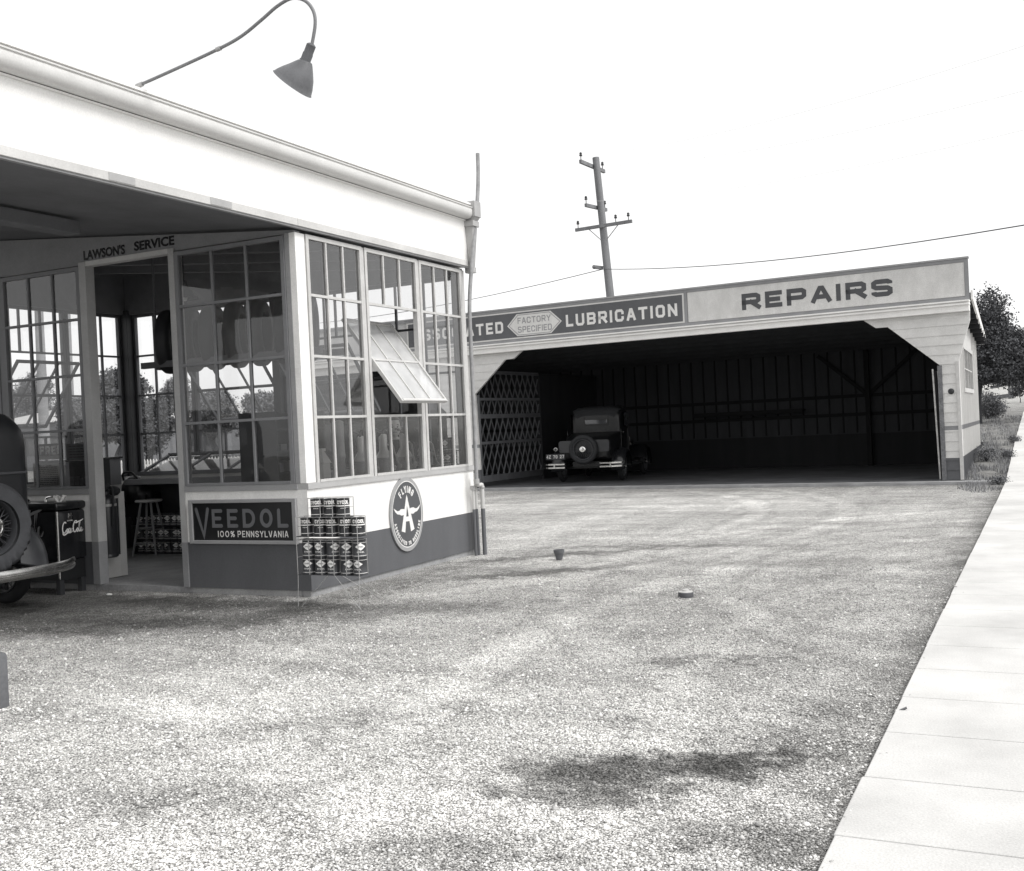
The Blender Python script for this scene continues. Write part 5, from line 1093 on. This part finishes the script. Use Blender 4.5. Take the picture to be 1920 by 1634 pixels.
# eaves mouldings and sign parapet
GT = mat('garage_trim_paint', .80, .6, var=.08)
m = MB(); m.box(-18.4, -1.235, -.13, .02, 3.40, 3.52); B(m, 'eaves_board', GT)
m = MB(); m.box(-18.4, -1.225, -.19, .02, 3.5205, 3.553); m.box(-18.4, -1.23, -.15, .02, 3.5535, 3.583); m.box(-18.4, -1.22, -.21, .02, 3.5835, 3.612); B(m, 'cornice', GT)
m = MB(); m.box(-18.4, -1.24, -.02, .05, 3.6125, 4.44); B(m, 'parapet', mat('parapet_paint', .40, .7, var=.12, streak=3, scale=3))
m = MB(); m.box(-18.42, -1.215, -.065, .07, 4.4405, 4.475); B(m, 'parapet_cap', SILL)
for a, b, z0, z1 in ((-18.4, -1.225, 4.375, 4.44), (-18.4, -1.225, 3.6125, 3.69), (-1.30, -1.225, 3.6905, 4.3745), (-7.17, -7.10, 3.6905, 4.3745)):
    m = MB(); m.box(a, b, -.05, -.0205, z0, z1); B(m, 'parapet_frame', mat('parapet_frame_paint', .24, .7, var=.15))
def pG(u, v, d): return (u, -.0205-d, v)
def gthing(name, label, cat, lx, lz):
    wl = gW(lx, -.03, lz); return thing(name, label, cat, tuple(wl), GA)
def Gp(mb, name, m, par, lx, lz, **k):
    mb.v = [(p[0]-lx, p[1]+.03, p[2]-lz) for p in mb.v]; return mb.build(name, m, par, **k)
ls = gthing('lubrication_sign', 'dark painted lubrication signboard with a white border on the left of the garage parapet', 'sign', -11.0, 4.03)
m = MB(); m.box(-14.85, -7.175, -.045, -.0207, 3.70, 4.37); Gp(m, 'board', mat('sign_edge_white', .58, .6), ls, -11.0, 4.03)
m = MB(); m.box(-14.80, -7.215, -.049, -.0452, 3.735, 4.335); Gp(m, 'field', mat('sign_field', .095, .6, var=.12, streak=2), ls, -11.0, 4.03)
pG2 = lambda u, v, d: (u, -.049-d, v)
m = MB(); text(m, 'ASSOCIATED', pG2, -14.62, 3.875, .285, .60, .215, .003, BLK, length=2.70, adv=.075); text(m, 'LUBRICATION', pG2, -10.17, 3.87, .285, .60, .215, .003, BLK, length=2.83, adv=.075)
Gp(m, 'lettering', mat('sign_letter_white', .66, .6, var=.08), ls, -11.0, 4.03, recalc=False)
m = MB(); hx = [(-11.80, 4.025), (-11.52, 4.30), (-10.58, 4.30), (-10.28, 4.025), (-10.58, 3.76), (-11.52, 3.76)]; m.add([pG2(u, v, .003) for u, v in hx], [tuple(range(6))]); hb = Gp(m, 'badge', mat('badge_cream', .60, .6), ls, -11.0, 4.03, recalc=False)
m = MB(); cx_, cz_ = -11.04, 4.03; h2 = [(cx_+(u-cx_)*.93, cz_+(v-cz_)*.90) for u, v in hx]; ribbon(m, h2, .018, pG2, .0045, closed=True)
text(m, 'FACTORY', pG2, -11.50, 4.06, .15, .62, .17, .0045, BLK, length=.92, adv=.03); text(m, 'SPECIFIED', pG2, -11.50, 3.84, .15, .62, .17, .0045, BLK, length=.94, adv=.03); Gp(m, 'badge_lettering', mat('badge_grey', .27, .6), hb, -11.0, 4.03, recalc=False)
rs = gthing('repairs_sign', 'cream REPAIRS signboard with grey block letters on the right of the garage parapet', 'sign', -4.2, 4.03)
m = MB(); m.box(-7.09, -1.305, -.04, -.0207, 3.70, 4.37); Gp(m, 'board', mat('repairs_cream', .56, .7, var=.14, scale=4, fine=.14, streak=2), rs, -4.2, 4.03)
m = MB(); text(m, 'REPAIRS', lambda u, v, d: (u, -.04-d, v), -5.84, 3.85, .355, .92, .27, .003, BLK, length=3.17, adv=.10); Gp(m, 'lettering', mat('repairs_grey', .07, .6, var=.15), rs, -4.2, 4.03, recalc=False)
# shed roof, side, back and inside
def zr(y): return 3.70-.062*y                       # underside of roof
GD = 7.05
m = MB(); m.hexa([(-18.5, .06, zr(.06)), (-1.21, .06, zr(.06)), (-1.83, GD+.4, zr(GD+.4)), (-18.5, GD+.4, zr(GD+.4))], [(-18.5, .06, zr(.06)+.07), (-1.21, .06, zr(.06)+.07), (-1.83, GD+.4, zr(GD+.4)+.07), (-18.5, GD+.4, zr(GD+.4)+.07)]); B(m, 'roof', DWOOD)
m = MB(); m.hexa([(-1.209, .0, zr(0)-.07), (-1.17, .0, zr(0)-.07), (-1.17, .0, zr(0)+.11), (-1.209, .0, zr(0)+.11)], [(-1.829, GD+.42, zr(GD+.42)-.07), (-1.79, GD+.42, zr(GD+.42)-.07), (-1.79, GD+.42, zr(GD+.42)+.11), (-1.829, GD+.42, zr(GD+.42)+.11)]); B(m, 'barge_board', GT)
m = MB(); m.box(-18.5, -1.83, GD+.402, GD+.44, zr(GD+.42)-.12, zr(GD+.42)+.05); B(m, 'rear_fascia', GT)
for i in range(9):
    y_ = .5+i*.82; m = MB(); xe_ = -1.23-0.07*y_; m.hexa([(-18.2, y_, zr(y_)-.16), (xe_, y_, zr(y_)-.16), (xe_, y_+.05, zr(y_)-.16), (-18.2, y_+.05, zr(y_)-.16)], [(-18.2, y_, zr(y_)-.006), (xe_, y_, zr(y_)-.006), (xe_, y_+.05, zr(y_)-.006), (-18.2, y_+.05, zr(y_)-.006)]); B(m, 'roof_joist', DWOOD)
# east side wall with its window opening
wy0, wy1, wz0, wz1 = 1.3, 4.6, 1.87, 2.78
SX = -1.485
m = MB(); zt = lambda y: zr(y)-.005; SK = lambda y: SX-0.07*max(0, y)
def wpanel(y0, y1, z0, z1=None):
    m.hexa([(SK(y0)-.06, y0, z0), (SK(y0), y0, z0), (SK(y0), y0, z1 if z1 else zt(y0)), (SK(y0)-.06, y0, z1 if z1 else zt(y0))], [(SK(y1)-.06, y1, z0), (SK(y1), y1, z0), (SK(y1), y1, z1 if z1 else zt(y1)), (SK(y1)-.06, y1, z1 if z1 else zt(y1))])
wpanel(.062, wy0, 0); wpanel(wy1, GD, 0); wpanel(wy0, wy1, 0, wz0); wpanel(wy0, wy1, wz1)
B(m, 'side_wall', mat('side_wall_paint', .12, .65, var=.1, z=[(.52, .56), (1.06, .24), (1.15, .56)], streak=6))
m = MB()
for i in range(26):
    y_ = .35+i*.262
    if y_ > GD: break
    if wy0-.05 < y_ < wy1+.05: m.box(SK(y_)+.0015, SK(y_)+.012, y_-.012, y_+.012, .02, wz0-.06); continue
    m.box(SK(y_)+.0015, SK(y_)+.012, y_-.012, y_+.012, .02, zt(y_)-.05)
B(m, 'side_batten', mat('side_wall_paint', .12))
m = MB()
for a, b, c, d in ((wy0-.05, wy0+.05, wz0-.05, wz1+.05), (wy1-.05, wy1+.05, wz0-.05, wz1+.05), (wy0+.051, wy1-.051, wz0-.05, wz0+.04), (wy0+.051, wy1-.051, wz1-.04, wz1+.05)): m.box(SX-.04, SX+.03, a, b, c, d)
for f in (.25, .5, .75): y_ = wy0+(wy1-wy0)*f; m.box(SX-.03, SX+.012, y_-.03 if f == .5 else y_-.012, y_+.03 if f == .5 else y_+.012, wz0+.041, wz1-.041)
zm = (wz0+wz1)/2; 
for k, (a, b) in enumerate(((0, .25), (.25, .5), (.5, .75), (.75, 1))): m.box(SX-.028, SX+.010, wy0+(wy1-wy0)*a+.052*(k == 0)+.013*(k > 0)+.018*(k == 2), wy0+(wy1-wy0)*b-.052*(k == 3)-.013*(k < 3)-.018*(k == 1), zm-.012, zm+.012)
m.v = [(p[0]-0.07*p[1], p[1], p[2]) for p in m.v]
wf = B(m, 'side_window', FRAME)
m = MB(); m.add([(SK(wy0)-.008, wy0, wz0), (SK(wy1)-.008, wy1, wz0), (SK(wy1)-.008, wy1, wz1), (SK(wy0)-.008, wy0, wz1)], [(0, 1, 2, 3)]); m.build('pane', GLASSD, wf, recalc=False)
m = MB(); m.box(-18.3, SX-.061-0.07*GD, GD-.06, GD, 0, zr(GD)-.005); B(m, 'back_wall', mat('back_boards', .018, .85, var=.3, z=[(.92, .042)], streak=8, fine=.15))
for i in range(46):
    x = -18.0+i*.36
    if x > -2.25: break
    m = MB(); m.box(x-.018, x+.018, GD-.09, GD-.0605, .95, zr(GD)-.02); B(m, 'wall_batten', mat('batten_dark', .008, .85))
for z in (1.45, 1.95):
    m = MB(); m.box(-18.2, -2.2, GD-.13, GD-.0905, z-.045, z+.045); B(m, 'wall_rail', MATS['batten_dark'])
m = MB(); m.bar((-4.7, GD-.15, 1.95), (-6.0, GD-.15, 3.1), .05, .09); m.bar((-4.7, GD-.15, 1.95), (-3.4, GD-.15, 3.1), .05, .09); B(m, 'knee_brace', MATS['batten_dark'])
m = MB(); m.box(-4.76, -4.64, GD-.26, GD-.1305, .05, zr(GD)-.1); B(m, 'wall_post', MATS['batten_dark'])
m = MB(); m.hexa([(-18.3, .062, 0), (-18.22, .062, 0), (-18.22, .062, zr(.062)-.006), (-18.3, .062, zr(.062)-.006)], [(-18.3, GD-.061, 0), (-18.22, GD-.061, 0), (-18.22, GD-.061, zr(GD-.061)-.006), (-18.3, GD-.061, zr(GD-.061)-.006)]); B(m, 'end_wall', DWOOD)
# lattice screen on the left side of the bay
LX = -12.85
m = MB()
for z, t in ((.33, .16), (1.20, .07), (1.90, .11), (2.32, .07), (3.02, .08)): m.box(LX-.03, LX+.03, .12, 3.3, z-t, z)
LATM = mat('lattice_paint', .12, .7, var=.2); lat = MB()
for z0, z1 in ((.331, 1.129), (1.201, 1.789), (1.901, 2.249), (2.321, 2.939)):
    dz = z1-z0; sl_x = dz*.5; y_ = .12-sl_x
    while y_ < 3.25:
        for sg, off in ((1, .012), (-1, -.012)):
            a, b = (y_, y_+sl_x) if sg > 0 else (y_+sl_x, y_)
            t0, t1 = 0, 1
            if max(a, b) > .14 and min(a, b) < 3.26:
                lo, hi = .14, 3.26
                def cl(a, b):
                    ts = sorted([(lo-a)/(b-a), (hi-a)/(b-a)]); return max(0, ts[0]), min(1, ts[1])
                t0, t1 = cl(a, b)
                if t1-t0 > .05: lat.bar((LX+off, a+(b-a)*t0, z0+dz*t0), (LX+off, a+(b-a)*t1, z0+dz*t1), .008, .034, (1, 0, 0))
        y_ += .29
lt_ = thing('lattice_screen', 'pale crossed lattice screen with cross rails along the left side of the garage bay', 'lattice', tuple(gW(LX, 3.5, .06)), GA)
def Lp(mb, name, m_):
    mb.v = [(p[0]-LX, p[1]-3.5, p[2]-.06) for p in mb.v]; return mb.build(name, m_, lt_)
Lp(m, 'rails', LATM); Lp(lat, 'lattice', LATM)
m = MB(); m.box(LX-.05, LX+.05, .065, .115, .062, 2.39); Lp(m, 'end_post', LATM)
# door leaf folded back inside the right side
dl = thing('garage_door', 'dark folded garage door leaf with a worn white edge at the right of the opening', 'door', tuple(gW(-1.9, .3, .06)), GA)
def Dp(mb, name, m_, **k):
    mb.v = [(p[0]+1.9, p[1]-.3, p[2]-.06) for p in mb.v]; return mb.build(name, m_, dl, **k)
m = MB(); m.hexa([(-1.93, .10, .07), (-1.89, .10, .07), (-1.93, .10, 2.26), (-1.97, .10, 2.26)], [(-1.62, 1.45, .07), (-1.58, 1.45, .07), (-1.62, 1.45, 2.26), (-1.66, 1.45, 2.26)]); Dp(m, 'leaf', mat('door_dark', .012, .8))
m = MB(); m.bar((-1.935, .085, .07), (-1.99, .085, 2.30), .03, .035, (0, 1, 0)); Dp(m, 'edge_strip', mat('edge_white', .5, .7, var=.35, scale=12))
m = MB(); m.bar((-1.875, .07, 1.70), (-1.895, .07, 2.25), .02, .02, (0, 1, 0)); m.bar((-1.86, .07, 1.55), (-1.86, .07, 1.66), .05, .02, (0, 1, 0)); Dp(m, 'latch_strip', MATS['edge_white'])
kb = gW(-1.645, -.03, 1.83); 
m = MB(); m.lathe([(.05, -.01), (.058, .0), (.058, .02), (.035, .034), (.03, .05), (.0001, .052)], axM((-1.645, -.012, 1.83), (0, -1, 0)), 18); B(m, 'outlet_cap', mat('cap_dark', .03, .5), smooth=True)
# slab
m = MB(); m.box(-18.2, -.92, -.42, -.021, -.1, .045); m.box(-18.2, -.86, -.47, -.421, -.1, .025)
fl = m.build('garage_floor', mat('garage_slab', .30, .9, var=.3, scale=2, bump=.2, bscale=50), None); fl.matrix_world = GRM; tag(fl, kind='structure')
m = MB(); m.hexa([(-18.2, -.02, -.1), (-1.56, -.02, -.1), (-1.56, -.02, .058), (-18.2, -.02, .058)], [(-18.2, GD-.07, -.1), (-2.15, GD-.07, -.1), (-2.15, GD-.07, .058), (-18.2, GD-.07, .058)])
fl = m.build('shaded_floor', mat('shaded_slab', .085, .9, var=.45, scale=1.2, bump=.2, bscale=50), None); fl.matrix_world = GRM; tag(fl, kind='structure')  # the bay's inner shade is put into this darker slab grey
m = MB(); m.box(-9.6, -6.4, GD-.42, GD-.1305, 1.62, 1.66); m.box(-9.6, -6.4, GD-.45, GD-.421, 1.56, 1.68); B(m, 'wall_shelf', MATS['batten_dark'])
m = MB(); m.box(LX-.04, LX+.04, 3.32, GD-.1, .062, 3.0); B(m, 'shade_partition', DWOOD)  # added dark wall, stands in for the deep shade beyond the lattice

# ================================================================== SMALL THINGS ON THE LOT
POT = mat('pot_clay', .12, .8, var=.2)
m = MB(); m.lathe([(.035, 0), (.052, .075), (.050, .076), (.060, .078), (.063, .112), (.056, .112), (.05, .05), (.03, .02), (.0001, .02)], Matrix.Translation((-4.975, 11.07, -.006)), 24)
single(m, 'flower_pot', POT, 'small dark clay flower pot standing alone on the gravel', 'flower pot', (-4.975, 11.07, -.006), smooth=True)
fc = thing('filler_cap', 'round low metal tank filler cap lying on the gravel lot', 'cap', (-2.81, 8.86, -.01))
m = MB(); m.lathe([(.066, 0), (.066, .034), (.062, .04), (.0001, .042)], n=26); m.build('ring', mat('cap_iron', .07, .6), fx if False else fc, smooth=True)
m = MB(); m.lathe([(.06, .0405), (.06, .046), (.03, .049), (.028, .062), (.0001, .064)], n=22); m.build('lid', mat('cap_lid', .5, .6, var=.2), fc, smooth=True)
tw_ = MB()
p0 = onZ(1688, 1335, .02)
tw_.tube([(p0.x-.02, p0.y, .015), (p0.x+.03, p0.y+.01, .04)], .006, 6); single(tw_, 'twig', WOOD, 'short twig lying across the sidewalk edge', 'twig', (p0.x, p0.y, 0))
pp_ = MB(); q = onZ(205, 1115, 0); pp_.ball((q.x, q.y, .0), .03, 8, (1.4, .6, .4)); single(pp_, 'paper_scrap', mat('scrap_white', .7, .8), 'small white paper scrap on the dark gravel by the doorway', 'scrap', (q.x, q.y, 0))

# ================================================================== POLE AND WIRES
YP = 45
b0, t0_ = onY(1151, 620, YP), onY(1117, 296, YP); dirp = (t0_-b0).normalized(); base = b0+dirp*((0.4-b0.z)/dirp.z)
up_ = thing('utility_pole', 'leaning wooden utility pole with three crossarms rising behind the garage', 'utility pole', tuple(base))
PW = mat('pole_wood', .20, .9, var=.3, scale=3, streak=8, bump=.4, bscale=30)
m = MB(); m.tube([base, b0, t0_], [.20, .19, .155], 12); P_ = lambda mb, n_, m_, **k: mb.build(n_, m_, up_, world=True, **k)
P_(m, 'pole', PW, smooth=True)
INS = mat('insulator_glass', .03, .2, spec=.8)
def insul(p, par):
    m = MB(); m.lathe([(.02, 0), (.02, .16), (.06, .165), (.075, .20), (.05, .24), (.065, .28), (.035, .33), (.0001, .34)], Matrix.Translation(p), 12); m.build('insulator', INS, par, world=True, smooth=True)
def armp(x, y, Y): return onY(x, y, Y)
for (a, ya), (b, yb), w_, ins in ((((1088, 303), 43.7), ((1133, 322), 46.2), .16, (.03, .93)), (((1098, 385), 44.0), ((1137, 394), 45.9), .15, (.03, .93)), (((1079, 432), YP-.25), ((1185, 415), YP-.25), .14, (.05, .72, .94))):
    A1, B1 = armp(*a, ya), armp(*b, yb); m = MB(); m.bar(A1, B1, .11, w_); o = P_(m, 'crossarm', PW)
    for f in ins: insul(A1.lerp(B1, f)+Vector((0, 0, w_/2)), o)
    if a[0] == 1079:
        for f, s_ in ((.22, -1), (.78, 1)):
            m = MB(); q = A1.lerp(B1, f); e = A1.lerp(B1, .5)+Vector((s_*.14, 0, -.62)); m.tube([q, e], .02, 6); m.build('arm_brace', mat('brace_iron', .25, .5), o, world=True)
m = MB(); s0 = onY(1114, 501, YP-.3); m.bar(s0, onY(1130, 503, YP), .12, .15); m.ball(s0, .1, 8); P_(m, 'stub_arm', PW)
def wire(name, label, pts, r_=.012, sag=.0, mt=None):
    P0, P1 = pts; n = 14
    path = [P0.lerp(P1, k/n)-Vector((0, 0, sag*4*(k/n)*(1-k/n))) for k in range(n+1)]
    m = MB(); m.tube(path, r_, 5); return single(m, 'overhead_wire', mt or mat('wire_dark', .10, .6), label, 'wire', tuple(P0), group='overhead wires')
q = onY(1131, 505, YP-.1)
wire('w', 'dark cable running from the pole out over the right of the garage roof', (q, onY(2050, 400, 27)), .016, .35)
wire('w', 'dark cable running from the pole down to the left behind the office', (q, onY(600, 606, 62)), .018, .3)
FW = mat('wire_pale', .85, .6)
for (x, y_), (x2, y2, Y_), lab in (((1090, 294), (2000, 60, 26), 'pale overhead wire from the left end of the top crossarm'), ((1130, 312), (2000, 150, 27), 'pale overhead wire from the right end of the top crossarm'), ((1100, 378), (2000, 225, 27), 'pale overhead wire from the middle crossarm of the pole')):
    wire('w', lab, (onY(x, y_, YP-.5), onY(x2, y2, Y_)),   .0045, .4, FW)

# ================================================================== TREES, VERGE, BACKGROUND
LEAF = mat('foliage', .085, .8, rnd=.45, var=.35, scale=.8); LEAF2 = mat('foliage_pale', .16, .85, rnd=.45, var=.3, scale=.8)
BARK = mat('bark', .05, .9, var=.3)
def leaves(blobs, n, size, cl=34, flat=1.0):
    """leaf clumps through ellipsoid volumes; blobs: (x, y, z, rx, ry, rz)"""
    vol = np.array([b[3]*b[4]*b[5] for b in blobs]); pr = vol**.75/np.sum(vol**.75)
    nc = max(8, n//cl); bi = rng.choice(len(blobs), nc, p=pr); Bb = np.array(blobs, float)[bi]
    u = rng.normal(size=(nc, 3)); u /= np.linalg.norm(u, axis=1)[:, None]; rr = rng.uniform(.25, 1, nc)**.45
    C = Bb[:, :3]+u*rr[:, None]*Bb[:, 3:]
    ci = rng.integers(0, nc, n); sp_ = .16*np.min(Bb[ci, 3:], axis=1)+.05
    Pp = C[ci]+rng.normal(size=(n, 3))*sp_[:, None]*np.array([1, 1, .7])
    a = rng.normal(size=(n, 3)); a /= np.linalg.norm(a, axis=1)[:, None]; b = rng.normal(size=(n, 3)); b -= a*np.sum(a*b, 1)[:, None]; b /= np.linalg.norm(b, axis=1)[:, None]
    s = (size*rng.uniform(.6, 1.4, n))[:, None]
    V = np.stack([Pp-a*s*.5, Pp+b*s*.28, Pp+a*s*.5, Pp-b*s*.28], 1).reshape(-1, 3)
    F = np.arange(n*4).reshape(-1, 4); return V, F
def tree(name, label, base, h, blobs, n=9000, size=.16, leaf=LEAF, trunk=.14, group=None, cat='tree'):
    t = thing(name, label, cat, base, 0, group); bx_, by_, bz_ = base
    lo = [(b[0]-bx_, b[1]-by_, b[2]-bz_)+tuple(b[3:]) for b in blobs]
    V, F = leaves(lo, n, size, max(34, n//700)); o = np_mesh('crown', V, F, leaf); o.parent = t
    m = MB(); top = Vector((lo[0][0]*.8, lo[0][1]*.8, h*.6)); m.tube(smooth_path([(0, 0, -.2), Vector((.04, 0, h*.18)), top*.55, top], 4), [trunk*(1.25-.9*k/12) for k in range(13)], 9)
    for b in lo: m.tube([top*.5, Vector(b[:3])*.75+Vector((0, 0, b[2]*.05)), Vector(b[:3])], [trunk*.5, trunk*.3, trunk*.1], 6)
    m.build('trunk', BARK, t, smooth=True); return t
def blob(x, y, Y, rx, rz_, ry=None):
    c = onY(x, y, Y); k = (Y/ .95)/FPX; return (c.x, c.y, c.z, rx*k, (ry or rx)*k, rz_*k)
tb = onY(1833, 797, 40)
tree('leafy_tree', 'dense dark rounded tree behind the right end of the garage', (tb.x, tb.y, hz(tb.x, 40)-.05), 4.6,
     [blob(1846, 655, 40, 46, 60), blob(1848, 595, 40, 34, 44), blob(1880, 668, 40, 40, 46), blob(1908, 672, 40.5, 40, 46), blob(1866, 684, 39.6, 50, 28), blob(1940, 676, 41, 34, 32), blob(1905, 688, 40, 40, 24), blob(1862, 620, 40, 26, 40)], 60000, .085, trunk=.13)
tree('shrub', 'pale leafy bush beside the tree trunk at the end of the garage', tuple(Vector((*onY(1862, 745, 43)[:2], hz(-1, 43)))), 1.3, [blob(1852, 758, 43, 17, 20), blob(1868, 764, 43, 14, 15), blob(1858, 772, 43, 18, 10)], 6000, .06, LEAF2, .03, cat='shrub')
# rail fence on the hill
rf_ = thing('rail_fence', 'weathered rail fence stub on the hillside beyond the tree', 'fence', tuple(onY(1895, 733, 62)))
fa_, fb_ = onY(1858, 727, 62), onY(1899, 719, 60)
m = MB(); 
for p in (onY(1893, 740, 60.5), onY(1899, 740, 60.5)): m.bar(p-Vector((0, 0, .6)), p+Vector((0, 0, 1.05)), .13, .13, (0, 1, 0))
P_2 = lambda mb, n_, m_: mb.build(n_, m_, rf_, world=True)
P_2(m, 'post', WOOD)
m = MB(); m.bar(fa_, fb_, .08, .15); m.bar(fa_+Vector((0, 0, -.55)), fb_+Vector((0, 0, -.6)), .08, .2); P_2(m, 'rail', WOOD)
tree('shrub', 'small dark bush at the right edge on the hillside', tuple(Vector((*onY(1911, 735, 55)[:2], hz(-1, 55)))), .8, [blob(1911, 732, 55, 9, 9)], 700, .10, LEAF, .02, cat='shrub')
# weeds on the verge
def blades(N, fx, hmin, hmax, wd=.006):
    xy = np.array([fx() for _ in range(N)]); h_ = rng.uniform(hmin, hmax, N)*rng.uniform(.5, 1, N); a = rng.uniform(0, 2*pi, N); le = rng.uniform(.1, .8, N)*h_
    z = np.array([hz(x, y) for x, y in xy])-.015; V = np.zeros((N, 3, 3))
    V[:, 0] = np.stack([xy[:, 0]-wd*np.sin(a), xy[:, 1]+wd*np.cos(a), z], 1); V[:, 1] = np.stack([xy[:, 0]+wd*np.sin(a), xy[:, 1]-wd*np.cos(a), z], 1)
    V[:, 2] = np.stack([xy[:, 0]+le*np.cos(a), xy[:, 1]+le*np.sin(a), z+h_], 1); return V.reshape(-1, 3), np.arange(N*3).reshape(-1, 3)
def fv():
    while True:
        y = random.uniform(20.5, 44); x = random.uniform(-1.5, -.72) if y < 30.5 else random.uniform(-3.5, -.72)
        if random.random() < (1 if y > 23 else .5) and (sin(x*5+y*2.1)*cos(y*1.3-x*3) > -.25): return x, y
tag(np_mesh('grass', *blades(9000, fv, .03, .17, .006), mat('dry_grass', .22, .9, rnd=.5)), kind='stuff', label='dry grass on the verge between the garage and the sidewalk')
def weed(x, y, s, label):
    t = thing('weed', label, 'weed', (x, y, hz(x, y)-.02), 0, 'weeds on the verge')
    V, F = leaves([(random.uniform(-.5, .5)*s, random.uniform(-.3, .3)*s, random.uniform(.25, .8)*s, .35*s, .35*s, .3*s) for _ in range(5)], int(900), .055*s+.02, 18); o = np_mesh('leaves', V, F, mat('weed_leaf', .14, .85, rnd=.5)); o.parent = t
    m = MB()
    for k in range(7): m.tube([(0, 0, 0), (random.uniform(-.3, .3)*s, random.uniform(-.2, .2)*s, .45*s), (random.uniform(-.5, .5)*s, random.uniform(-.4, .4)*s, .9*s)], .008, 4)
    m.build('stem', BARK, t)
for px_, py_, s, lab in ((1872, 906, .22, 'small leafy weed at the slab corner beside the sidewalk'), (1850, 865, .42, 'leafy weed tuft against the base of the garage side wall'), (1842, 848, .28, 'upright weed at the rear foot of the garage side wall'), (1893, 862, .24, 'low weed overhanging the sidewalk edge'), (1915, 830, .26, 'dark weed at the right edge by the sidewalk')):
    q = onZ(px_, py_, .02 if py_ > 870 else .25); weed(min(q.x, -.75), min(q.y, 31), s*.72, lab)
# what shows through the office windows: trees, houses, picket fence
def bg_tree(label, x, y, Y, r_, n=7000, leaf=LEAF, pale=False, group='trees beyond the office'):
    c = onY(x, y, Y); gz = hz(c.x, Y)
    bl = [blob(x+random.uniform(-.55, .55)*r_, min(y+random.uniform(-.3, 1.1)*r_, 840), Y+random.uniform(-1, 1), r_*random.uniform(.5, .75), r_*random.uniform(.4, .65)) for _ in range(11)]+[blob(x, y+.1*r_, Y, r_*.8, r_*.75)]
    tree('background_tree', label, (c.x, Y, gz), max(2, c.z-gz+1), bl, n*4, .15, leaf, .2, group)
bg_tree('broad dark tree seen through the doorway glass at the rear left corner', 215, 730, 34, 62, 9000)
bg_tree('dark tree seen between the door post and the corner post', 275, 770, 40, 55)
bg_tree('low dark tree seen through the glass behind the left front window', 150, 770, 36, 40)
bg_tree('dark tree seen below the tyre rack through the rear windows', 400, 760, 46, 48, leaf=LEAF2)
bg_tree('pale tree seen beside the office corner post through the rear windows', 500, 770, 44, 50, leaf=LEAF2)
bg_tree('grey tree seen through the first side window past the rear glass', 620, 755, 48, 52)
bg_tree('far pale tree seen through the doorway to the right of the corner post', 330, 735, 70, 36, leaf=LEAF2)
bg_tree('dark tree standing left behind the house with the pale roof', 60, 735, 62, 60, leaf=LEAF2)
def house(label, x0, x1, yb, yt, yr, Y, dep, hip=.25):
    A, Bq = onY(x0, yb, Y), onY(x1, yb, Y); zt_, zrg = onY((x0+x1)/2, yt, Y).z, onY((x0+x1)/2, yr, Y).z; gz = hz(A.x, Y)-.1
    t = thing('house', label, 'house', ((A.x+Bq.x)/2, Y+dep/2, gz))
    m = MB(); m.box(A.x, Bq.x, Y, Y+dep, gz, zt_); P0 = lambda mb, n_, m_, par=t: mb.build(n_, m_, par, world=True)
    w_ = P0(m, 'wall', mat('house_wall', .14, .8)); o_ = .4; wd = Bq.x-A.x  # wall grey darkened to carry the porch shade
    m = MB(); e = [(A.x-o_, Y-o_, zt_), (Bq.x+o_, Y-o_, zt_), (Bq.x+o_, Y+dep+o_, zt_), (A.x-o_, Y+dep+o_, zt_)]; r1, r2 = (A.x+wd*hip, Y+dep/2, zrg), (Bq.x-wd*hip, Y+dep/2, zrg)
    m.add(e+[r1, r2], [(0, 1, 5, 4), (1, 2, 5), (2, 3, 4, 5), (3, 0, 4), (3, 2, 1, 0)]); P0(m, 'roof', mat('house_roof', .42, .85, var=.15))
    m = MB(); m.box(A.x+wd*.3, A.x+wd*.36, Y+dep*.45, Y+dep*.6, zt_, zrg+.8); P0(m, 'chimney', WOOD)
    for f in (.15, .45, .72):
        m = MB(); m.box(A.x+wd*f, A.x+wd*(f+.14), Y-.04, Y-.001, gz+1.0, min(zt_-.3, gz+2.4)); P0(m, 'window', DARK)
    return t
house('distant house with a pale hipped roof seen through the doorway glass', 300, 420, 800, 788, 757, 58, 8)
house('long low house with a pale roof seen through the left front window', -30, 140, 815, 795, 765, 46, 9, .12)
house('pale low building with a broad roof seen through the rear windows', 430, 640, 812, 790, 768, 66, 9, .15)
pf = thing('picket_fence', 'low white picket fence seen through the doorway glass', 'fence', (-24, 30, 0))
m = MB(); x = onY(215, 870, 30).x; x1 = onY(560, 870, 30).x
while x < x1: m.box(x, x+.075, 30, 30.02, hz(x, 30), hz(x, 30)+.92); m.add([(x, 30, hz(x, 30)+.92), (x+.075, 30, hz(x, 30)+.92), (x+.0375, 30, hz(x, 30)+1.0), (x, 30.02, hz(x, 30)+.92), (x+.075, 30.02, hz(x, 30)+.92), (x+.0375, 30.02, hz(x, 30)+1.0)], [(0, 1, 2), (3, 5, 4), (0, 2, 5, 3), (1, 4, 5, 2)]); x += .15
m.build('pickets', WHITE, pf, world=True, recalc=False)
m = MB(); x = onY(215, 870, 30).x; m.box(x, x1, 30.021, 30.06, .3, .38); m.box(x, x1, 30.021, 30.06, .72, .80); m.build('rails', WHITE, pf, world=True)
for (x, yb, yt, Y, r_, lab) in ((127, 800, 585, 40, .17, 'grey pole seen through the left front window beside the door post'), (72, 745, 560, 44, .28, 'thick pale pole seen through the left front window')):
    b_, t_ = onY(x+8, yb, Y), onY(x-2, yt-40, Y); g_ = MB(); g_.tube([(b_.x, Y, hz(b_.x, Y)-.2), tuple(b_), tuple(t_)], [r_*1.1, r_, r_*.8], 10); single(g_, 'pole', mat('pale_pole', .25, .8, var=.2), lab, 'pole', (b_.x, Y, 0), smooth=True)
